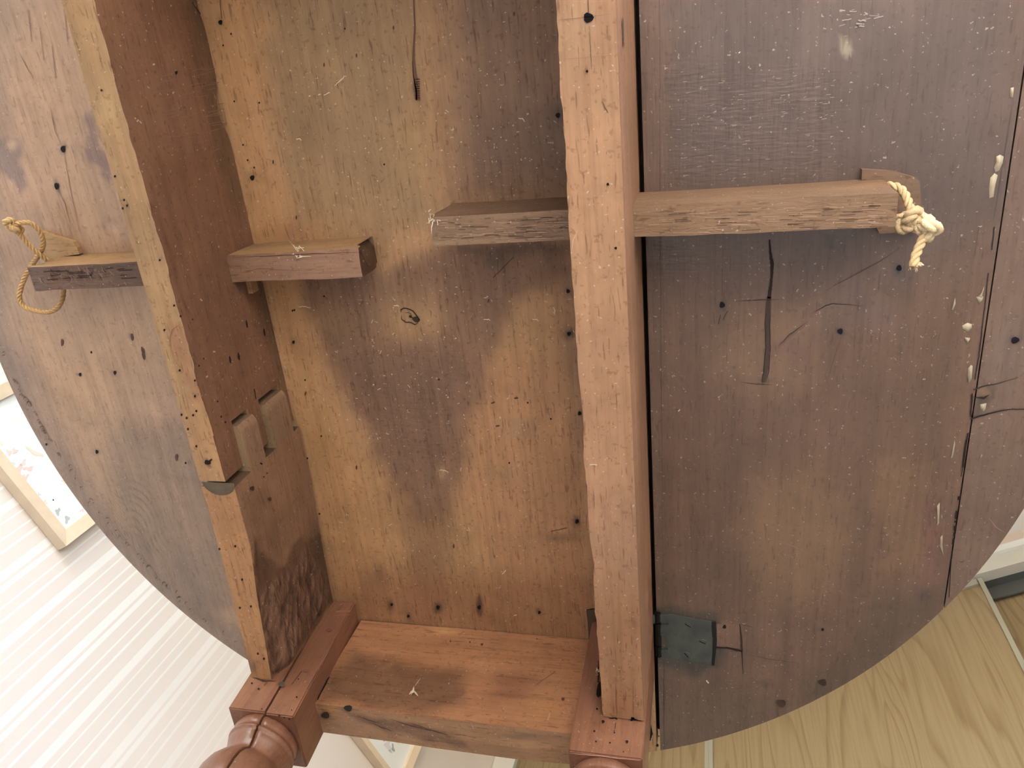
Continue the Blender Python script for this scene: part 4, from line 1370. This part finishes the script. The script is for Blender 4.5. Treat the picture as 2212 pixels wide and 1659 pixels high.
# dried glue along the plank joint
for pts in ([(2152, 338), (2160, 334), (2168, 338), (2166, 352), (2158, 368), (2150, 372), (2147, 362), (2152, 350)], [(2139, 384), (2148, 374), (2155, 378), (2150, 400), (2146, 425), (2137, 428), (2136, 410)],
            [(2112, 640), (2120, 632), (2126, 618), (2122, 630), (2120, 648)], [(2108, 641), (2124, 640), (2122, 648), (2116, 656)], [(2078, 703), (2090, 697), (2099, 700), (2099, 708), (2090, 717), (2080, 710)],
            [(2083, 728), (2096, 730), (2091, 737), (2091, 745), (2087, 738)], [(2091, 795), (2097, 788), (2101, 790), (2099, 818), (2093, 826), (2090, 812)], [(2117, 873), (2131, 870), (2129, 882), (2124, 890), (2118, 884)],
            [(2183, 190), (2190, 188), (2188, 212), (2180, 210)], [(2056, 668), (2063, 642), (2064, 655), (2058, 670)], [(2053, 990), (2062, 950), (2063, 958), (2057, 988)],             [(2024, 1092), (2030, 1085), (2028, 1130), (2024, 1135)], [(2031, 1160), (2036, 1155), (2033, 1172), (2038, 1200), (2030, 1180)]):
    c = np.mean(pts, 0)
    z0, z1 = ZT - 0.0003, ZT - 0.0022
    V = [np.r_[W2(u, v), z0] for u, v in pts] + [np.r_[W2(c[0] + (u - c[0]) * .6, c[1] + (v - c[1]) * .6), z1 + 0.0006] for u, v in pts] + [np.r_[W2(*c), z1]]
    n = len(pts)
    Fc = [(i, (i + 1) % n, n + (i + 1) % n, n + i) for i in range(n)] + [(n + i, n + (i + 1) % n, 2 * n) for i in range(n)]
    mesh_obj('glue_drip', V, Fc, GLUE, lf_r, TO, True)
# left rail and gate
m = Marks()
for u, v in [(219, 195), (248, 381), (268, 432), (274, 444), (265, 450), (345, 562), (376, 660), (355, 713), (421, 822), (388, 800), (421, 856), (424, 888), (403, 903), (417, 897), (406, 927), (424, 964), (392, 896), (401, 1000), (390, 683)]:
    m.hole('B', u, v, 2.4, 2.8, rgb=(46, 28, 20))
m.hole('B', 448, 999, 7, 5, 0.3, (40, 26, 22)); m.line('B', [(452, 996), (458, 992)], 3, (46, 30, 24)); m.line('B', [(370, 760), (366, 730), (372, 712), (390, 700)], 1.3, (150, 96, 66))
for u, v, r in [(381, 157, 3), (430, 790, 1.8), (470, 867, 1.8), (478, 900, 2), (487, 912, 2), (416, 690, 1.5), (440, 775, 1.5)]:
    m.hole('L', u, v, r, r * 1.4, rgb=(60, 36, 26))
for u, v in [(571, 718), (497, 777), (516, 770), (533, 700)]:
    m.hole('L', u, v, 2, 9, -.15, (52, 32, 24))
m.line('L', [(549, 840), (553, 862)], 1.8, (40, 28, 22)); m.line('L', [(415, 5), (433, 30)], 1.6, (60, 42, 34))
for k in range(40):
    u, v = rng.uniform(330, 460), rng.uniform(150, 330)
    m.line('L', [(u, v), (u + rng.uniform(15, 45), v - rng.uniform(3, 9))], 0.8, (150, 112, 86), 3)
m.build('worm_holes', rail_l)
m = Marks()
for u, v in [(474, 1186), (523, 1252), (518, 1313), (542, 1310), (557, 1412), (570, 1423), (508, 1180)]:
    m.hole('B', u, v, 2.4, 2.8, rgb=(46, 28, 20))
for u, v, r in [(570, 1030, 2), (577, 1022, 2), (583, 1078, 4), (545, 1055, 5)]:
    m.hole('G', u, v, r, r, rgb=(92, 60, 44))
m.line('G', [(562, 1000), (567, 1003)], 2, (40, 28, 22))
m.build('worm_holes', gate)
m = Marks()
m.hole('B', 1271, 38, 11, 11, 0, (18, 16, 18)); m.hole('B', 1268, 154, 3, 3, 0, (24, 18, 20)); m.hole('B', 1313, 398, 3, 3, rgb=(34, 20, 24)); m.hole('B', 1330, 536, 3, 3, rgb=(34, 20, 20))
m.line('B', [(1270, -10), (1271, 28)], 1.3, (60, 46, 40)); m.line('B', [(1273, 55), (1276, 110), (1278, 150)], 1.3, (92, 68, 54)); m.line('B', [(1200, 44), (1250, 39), (1320, 30)], 1.2, (142, 106, 84)); m.line('B', [(1210, 129), (1270, 124), (1326, 119)], 1.2, (158, 116, 92))
m.line('B', [(1302, 219), (1306, 232), (1314, 244)], [1, 3, 1], (112, 92, 66)); m.line('B', [(1247, 498), (1238, 520), (1235, 545)], 2, (216, 172, 140)); m.line('B', [(1274, 1003), (1290, 1004)], 2, (232, 204, 176))
for k in range(26):
    u = rng.uniform(1225, 1370); v = rng.uniform(100, 1400)
    m.hole('B', min(max(u, 1205 + v * .07), 1325 + v * .03), v, 1.2, 4, 0, (160, 112, 84))
m.line('B', [c6(655, 800), c6(660, 1000), c6(668, 1170)], 1.4, (116, 70, 46)); m.line('B', [c6(820, 850), c6(822, 1100), c6(825, 1180)], 1.2, (130, 80, 54))
m.line('B', [c6(560, 1195), c6(660, 1188), c6(668, 1215), c6(800, 1222), c6(818, 1185), c6(830, 1200), c6(905, 1217)], [2, 3, 5, 3, 7, 4, 1], (22, 14, 12), 5)
m.line('R', [(1345, 40), (1348, 100)], 1.6, (60, 50, 54))
m.build('holes_and_cracks', rail_r)
# legs and end rail
legs = [o for o in T.children if o.name.split('.')[0] in ('leg', 'leg_half')]
leg_fix, leg_gate, leg_r = legs[0], legs[1], legs[2]


def c3(x, y): return (440 + x * .22844, 1280 + y * .22844)


m = Marks()
for u, v, r in [(880, 988, 2), (715, 1165, 2.2), (762, 1183, 2.2), (810, 1196, 2.2), (895, 818, 1.5), (830, 1110, 1.5)]:
    m.hole('F', *c3(u, v), r, rgb=(40, 22, 18))
for u, v in [(1185, 355), (970, 740)]:
    m.hole('F', *c3(u, v), 7, 4, 0, (150, 98, 74)); m.line('F', [c3(u - 30, v + 5), c3(u, v + 16), c3(u + 25, v + 6)], 1.4, (84, 48, 36))
m.line('F', [c3(1310, 290), c3(1150, 600), c3(1000, 860)], 1.2, (196, 130, 92)); m.line('F', [c3(1250, 180), c3(1390, 175)], 5, (190, 120, 82)); m.line('F', [c3(1230, 215), c3(1380, 210)], 2, (190, 124, 88)); m.line('F', [c3(830, 870), c3(930, 740)], 2, (96, 58, 44))
m.build('worm_holes', leg_fix)
m = Marks()
for u, v, r in [(455, 857, 2), (518, 910, 2.2), (550, 1100, 1.5)]:
    m.hole('FG', *c3(u, v), r, rgb=(40, 22, 18))
m.line('FG', [c3(460, 800), c3(560, 830), c3(690, 835)], 4, (72, 58, 46)); m.line('FG', [c3(570, 880), c3(600, 850)], 2, (90, 60, 46)); m.hole('FG', *c3(735, 865), 7, 6, 0, (92, 76, 66))
m.build('worm_holes', leg_gate)
m = Marks()
for u, v, r in [(480, 1100, 2.5), (537, 1220, 3.5), (455, 1310, 2.3), (470, 1408, 2), (602, 1420, 2), (763, 1410, 3.4), (730, 1505, 1.5), (645, 1325, 1.6)]:
    m.hole('F', *c6(u, v), r, rgb=(48, 24, 18))
m.hole('F', *c6(505, 920), 7, 17, 0.1, (36, 26, 20)); m.line('F', [c6(445, 850), c6(440, 930), c6(460, 1010)], [3, 9, 3], (150, 108, 72)); m.line('F', [c6(495, 640), c6(500, 720), c6(490, 850)], [2, 5, 3], (60, 44, 34))
m.line('F', [c6(655, 1230), c6(650, 1290)], 1.5, (100, 58, 44)); m.line('F', [c6(640, 1330), c6(645, 1300)], 1.5, (90, 54, 44)); m.line('F', [c6(220, 1518), c6(500, 1545), c6(880, 1590)], 1.3, (206, 160, 140))
m.build('worm_holes', leg_r)
er = [o for o in T.children if o.name == 'end_rail'][0]
m = Marks()
for u, v, r in [(1041, 1392, 3), (1216, 1510, 3.5), (973, 1385, 2), (1160, 1380, 1.6), (1015, 1387, 2)]:
    m.hole('E', u, v, r, rgb=(112, 70, 48))
m.line('E', [(1224, 1430), (1205, 1500), (1180, 1570)], 1.2, (196, 138, 90)); m.line('E', [(1160, 1478), (1200, 1450)], 1.2, (112, 72, 52)); m.line('E', [(1188, 1540), (1183, 1556)], 3, (206, 150, 100)); m.line('E', [(686, 1512), (700, 1480), (712, 1462)], [2, 7, 2], (36, 26, 22))
m.hole('B', 752, 1530, 9, 7, 0.1, (62, 54, 50)); m.hole('B', 703, 1545, 9, 7, 0.1, (60, 50, 40))
for a, b in [((770, 1545), (820, 1562)), ((800, 1560), (850, 1580)), ((840, 1553), (940, 1580)), ((880, 1560), (1010, 1600)), ((1010, 1590), (1120, 1610))]:
    m.line('B', [a, ((a[0] + b[0]) / 2, (a[1] + b[1]) / 2 + 2), b], 2.4, (92, 62, 50))
m.build('nail_heads_and_scratches', er)
m = Marks()
for k in range(34):
    u = rng.uniform(80, 285); v = rng.uniform(582, 604) - (u - 60) * 0.07
    m.line('BAR', [(u, v), (u + rng.uniform(-1, 8), v + rng.uniform(4, 9)), (u + rng.uniform(2, 12), v + rng.uniform(10, 18))], 1.0, (176, 138, 112) if k % 2 else (72, 50, 42), 3, 0.5)
for k in range(14):
    u = rng.uniform(90, 265); v = rng.uniform(588, 612) - (u - 60) * 0.05
    m.line('BAR', [(u, v), (u + rng.uniform(15, 40), v - 2)], 1.5, (70, 46, 38), 3)
m.line('BAR', [(505, 556), (600, 552), (680, 548), (780, 545)], 1.5, (86, 60, 48)); m.line('BAR', [(520, 590), (560, 580), (640, 585)], 1.2, (120, 84, 68))
m.build('bark_cracks', bar_l)
m = Marks()
for k in range(170):
    u = rng.uniform(940, 1900); v = rng.uniform(474, 524) - (u - 930) * 0.034
    if 1222 < u < 1400: continue
    m.line('BAR2', [(u, v), (u + rng.uniform(10, 45), v - rng.uniform(0, 2))], 1.2, (186, 148, 114) if k % 3 else (82, 60, 50), 2)
m.build('grain_splinters', bar_r)


# ------------------------------------------------------------------ rope
def rope_mat():
    m, nt, p = nmat('sisal_rope')
    n = noise_tex(nt, (900, 900, 900), 3)
    c = mixrgb(nt, N(nt, 'ShaderNodeAttribute', attribute_name='Col').outputs[0], ramp(nt, n, [(0.3, 0.75), (0.7, 1.15)]), 0.8)
    nt.links.new(c, p.inputs['Base Color'])
    p.inputs['Roughness'].default_value = 0.85
    b = N(nt, 'ShaderNodeBump')
    b.inputs['Strength'].default_value = 0.5
    b.inputs['Distance'].default_value = 0.0006
    nt.links.new(n, b.inputs['Height'])
    nt.links.new(b.outputs[0], p.inputs['Normal'])
    return m


ROPE = rope_mat()


def spline(pts, n=10):
    P = np.asarray(pts, float)
    P = np.vstack([2 * P[0] - P[1], P, 2 * P[-1] - P[-2]])
    out = []
    for i in range(1, len(P) - 2):
        for k in range(n):
            t = k / n
            out.append(0.5 * ((2 * P[i]) + (-P[i - 1] + P[i + 1]) * t + (2 * P[i - 1] - 5 * P[i] + 4 * P[i + 1] - P[i + 2]) * t * t + (-P[i - 1] + 3 * P[i] - 3 * P[i + 1] + P[i + 2]) * t ** 3))
    out.append(P[-2])
    return np.array(out)


def rope(name, pts, r, parent, rgb, n=14, pitch=5.0, ends=True):
    C = spline(pts, n)
    # resample evenly
    d = np.r_[0, np.cumsum(np.linalg.norm(np.diff(C, axis=0), axis=1))]
    L = d[-1]
    k = max(8, int(L / (r * 0.45)))
    s = np.linspace(0, L, k)
    C = np.stack([np.interp(s, d, C[:, i]) for i in range(3)], 1)
    Tn = np.gradient(C, axis=0)
    Tn /= np.linalg.norm(Tn, axis=1)[:, None]
    nrm = np.cross(Tn[0], [0.3, 0.5, 0.8]); nrm /= np.linalg.norm(nrm)
    V, Fc = [], []
    frames = []
    for i in range(k):
        nrm = nrm - Tn[i] * (nrm @ Tn[i]); nrm /= np.linalg.norm(nrm)
        frames.append((nrm.copy(), np.cross(Tn[i], nrm)))
    m_ = 8
    for st in range(3):
        n0 = len(V)
        for i in range(k):
            a = 2 * math.pi * st / 3 + s[i] / (r * pitch) * 2 * math.pi
            u, v = frames[i]
            c = C[i] + (u * math.cos(a) + v * math.sin(a)) * r * 0.47
            for j in range(m_):
                t = 2 * math.pi * j / m_
                V.append(c + (u * math.cos(t) + v * math.sin(t)) * r * 0.56)
        Fc += [(n0 + i * m_ + j, n0 + i * m_ + (j + 1) % m_, n0 + (i + 1) * m_ + (j + 1) % m_, n0 + (i + 1) * m_ + j) for i in range(k - 1) for j in range(m_)]
        Fc += [tuple(n0 + j for j in range(m_ - 1, -1, -1)), tuple(n0 + (k - 1) * m_ + j for j in range(m_))]
    return mesh_obj(name, V, Fc, ROPE, parent, TO, True, lin(rgb))


def knot(name, c, size, r, parent, rgb, rx=0.0, rz=0.0, squash=0.8):
    t = np.linspace(0, 2 * math.pi, 22)[:-1]
    K = np.stack([np.sin(t) + 2 * np.sin(2 * t), np.cos(t) - 2 * np.cos(2 * t), -np.sin(3 * t) * 1.3], 1) / 3.0 * size
    K[:, 2] *= squash
    Rm = np.array(Matrix.Rotation(rz, 3, 'Z') @ Matrix.Rotation(rx, 3, 'X'))
    K = K @ Rm.T + np.asarray(c)
    return rope(name, np.vstack([K, K[:1]]), r, parent, rgb, 8)


def P3(u, v, z): return atz(u, v, z)


RGB_L = (196, 160, 108)
ro = rope('rope_loop', [P3(107, 566, .702), P3(100, 560, .700), P3(75, 541, .694), P3(50, 515, .690), P3(38, 498, .688), P3(34, 486, .687), P3(48, 481, .688), P3(66, 482, .690), P3(84, 497, .693), P3(92, 515, .696), P3(92, 533, .699), P3(82, 553, .702), P3(66, 576, .703),
                        P3(52, 603, .701), P3(43, 630, .698), P3(43, 650, .696), P3(55, 664, .695), P3(80, 672, .695), P3(105, 674, .695), P3(124, 665, .697), P3(134, 648, .700), P3(137, 632, .703), P3(137, 615, .704)], 0.0025, bar_l, RGB_L)
knot('rope_knot', P3(24, 486, .687), 0.0066, 0.0030, bar_l, (206, 174, 122), 0.6, 0.4)
knot('rope_knot', P3(37, 493, .688), 0.0048, 0.0028, bar_l, (200, 166, 114), 1.3, 1.4)
RGB_R = (214, 188, 146)
rr_ = rope('rope_loop', [P3(1890, 411, .712), P3(1905, 404, .709), P3(1925, 401, .705), P3(1945, 408, .701), P3(1957, 424, .697), P3(1964, 442, .692), P3(1969, 458, .688), P3(1972, 470, .686)], 0.0032, bar_r, RGB_R)
knot('rope_knot', P3(1968, 478, .686), 0.0080, 0.0044, bar_r, (204, 180, 142), 0.4, 0.2)
knot('rope_knot', P3(2001, 492, .681), 0.0078, 0.0048, bar_r, (232, 214, 172), 1.0, 1.1)
tail = rope('rope_tail', [P3(2000, 497, .681), P3(1995, 512, .679), P3(1986, 532, .676), P3(1978, 552, .673), P3(1974, 570, .670), P3(1973, 577, .669)], 0.0034, bar_r, RGB_R)
m = Marks()
for k in range(34):
    a = P3(1972 + rng.uniform(-8, 10), 568 + rng.uniform(-4, 6), 0.670)
    b = a + np.array([rng.uniform(-.002, .005), rng.uniform(.001, .005), rng.uniform(-.002, .001)])
    m.add(strip_vf([a, (a + b) / 2 + rng.normal(0, .0004, 3), b], [.0005, .0004, .0002], (0.2, -0.3, -0.9)), (240, 216, 160))
for k in range(8):
    a = P3(1945 + rng.uniform(-6, 6), 478 + rng.uniform(-5, 5), 0.684)
    b = a + np.array([rng.uniform(-.004, 0), rng.uniform(-.001, .002), 0])
    m.add(strip_vf([a, b], [.0008, .0003], (0, -0.2, -1)), (206, 186, 140))
m.build('frayed_fibres', bar_r)

# ------------------------------------------------------------------ dust specks, cobweb threads, an insect husk
m = Marks()
for k in range(230):
    u, v = rng.uniform(560, 1230), rng.uniform(20, 1280)
    if v < 620 and rng.random() < 0.35: continue
    lo_x = 470 + 0.21 * v
    if u < lo_x + 25 or u > 1195 + 0.068 * v - 6: continue
    if (930 < u and 425 < v < 535) or (490 < u < 825 and 495 < v < 610): continue
    if v > 1330: continue
    a = rng.uniform(0, math.pi)
    l = rng.choice([1.2, 1.6, 2.2, 5, 8], p=[.4, .25, .15, .13, .07])
    m.line('T', [(u, v), (u + l * math.cos(a) * .5 + rng.normal(0, .8), v + l * math.sin(a) * .5), (u + l * math.cos(a), v + l * math.sin(a))], [1.2 if l > 3 else 1.8] * 3, (214, 196, 168), 2, 0.3)
for u, v, l, a in [(712, 200, 14, 2.7), (745, 165, 30, 2.4), (667, 208, 3, 0), (688, 205, 4, 0), (645, 663, 26, .1), (1195, 665, 16, 1.4), (1150, 690, 14, 0.3), (850, 660, 12, .2), (1085, 1240, 12, -.8), (950, 1015, 20, .3), (1110, 1330, 6, 0), (1120, 255, 16, .5), (640, 300, 12, .3), (1045, 690, 14, .2)]:
    m.line('T', [(u, v), (u + l * .5 * math.cos(a) + 2, v + l * .5 * math.sin(a) - 2), (u + l * math.cos(a), v + l * math.sin(a))], [1.5, 2, 1], (220, 204, 176), 4, 0.5)
for u, v in [(1465, 888), (1595, 115), (1605, 420), (1636, 408)]:
    m.line('T', [(u, v), (u + 4, v - 3)], 2, (230, 222, 214), 2)
m.line('T', [(1526, 1470), (1531, 1476)], 3, (236, 224, 214), 2)
for u, v in [(295, 263), (290, 255), (432, 645), (460, 760), (445, 815), (525, 1005), (540, 1300), (590, 1320), (330, 140), (302, 262)]:
    m.line('L', [(u, v), (u + rng.uniform(3, 7), v + rng.uniform(-4, 6))], 2.2, (206, 176, 146), 2)
m.build('dust_specks', ctr)


def tuft(u, v, plane, size, label):
    f, nr = PL[plane]
    mm = Marks()
    for k in range(12):
        a = f(u, v) + rng.normal(0, size * 0.22, 3)
        b = a + rng.normal(0, size * 0.38, 3)
        b = b - np.asarray(nr, float) * min(0, (b - a) @ np.asarray(nr, float))
        c = (a + b) / 2 + rng.normal(0, size * 0.2, 3)
        c = c - np.asarray(nr, float) * min(0, (c - a) @ np.asarray(nr, float))
        mm.add(strip_vf([a, c, b], [size * .09, size * .07, size * .03], nr), (226, 214, 190))
    o = mesh_obj('lint_tuft', mm.V, mm.F, FLECK)
    tag(o, label, 'lint')
    return o


tuft(648, 548, 'BAR', 0.010, 'wisp of pale lint stuck on the cracked bar in the gate side rail')
tuft(934, 474, 'BAR2', 0.009, 'pale web tuft on the blunt inner end of the ribbed bar')
tuft(1296, 1452, 'F', 0.007, 'white web tuft in the rotted leg hollow beside the rail')
# insect husk on the end rail
ins = empty('insect', aty(892, 1494, YE0 - 0.002))
tag(ins, 'dried pale insect husk on the inside of the end rail', 'insect')
IO = np.array(ins.location)
cI = aty(892, 1492, YE0 - 0.003)


def lobe(name, p, q, r):
    p, q = np.asarray(p), np.asarray(q)
    ax = (q - p)
    L = np.linalg.norm(ax); ax = ax / L
    u = np.cross(ax, [0, 1, 0.1]); u /= np.linalg.norm(u)
    v = np.cross(ax, u)
    V, Fc = [], []
    for i in range(7):
        t = i / 6
        rr = r * math.sin(math.pi * (0.08 + 0.84 * t))
        for j in range(8):
            a = 2 * math.pi * j / 8
            V.append(p + ax * L * t + (u * math.cos(a) + v * math.sin(a)) * rr)
    Fc = [(i * 8 + j, i * 8 + (j + 1) % 8, (i + 1) * 8 + (j + 1) % 8, (i + 1) * 8 + j) for i in range(6) for j in range(8)] + [tuple(range(7, -1, -1)), tuple(range(48, 56))]
    return mesh_obj(name, V, Fc, FLECK, ins, IO, True)


E_ = lambda u, v: aty(u, v, YE0 - 0.003)
lobe('body', E_(894, 1483), E_(892, 1497), 0.0010)
for q in ((884, 1500), (888, 1502), (899, 1500), (903, 1503)):
    lobe('wing' if q[0] in (884, 903) else 'limb', E_(892, 1490), E_(*q), 0.0009 if q[0] in (884, 903) else 0.0004)
lobe('antenna', E_(896, 1482), E_(909, 1464), 0.0003)
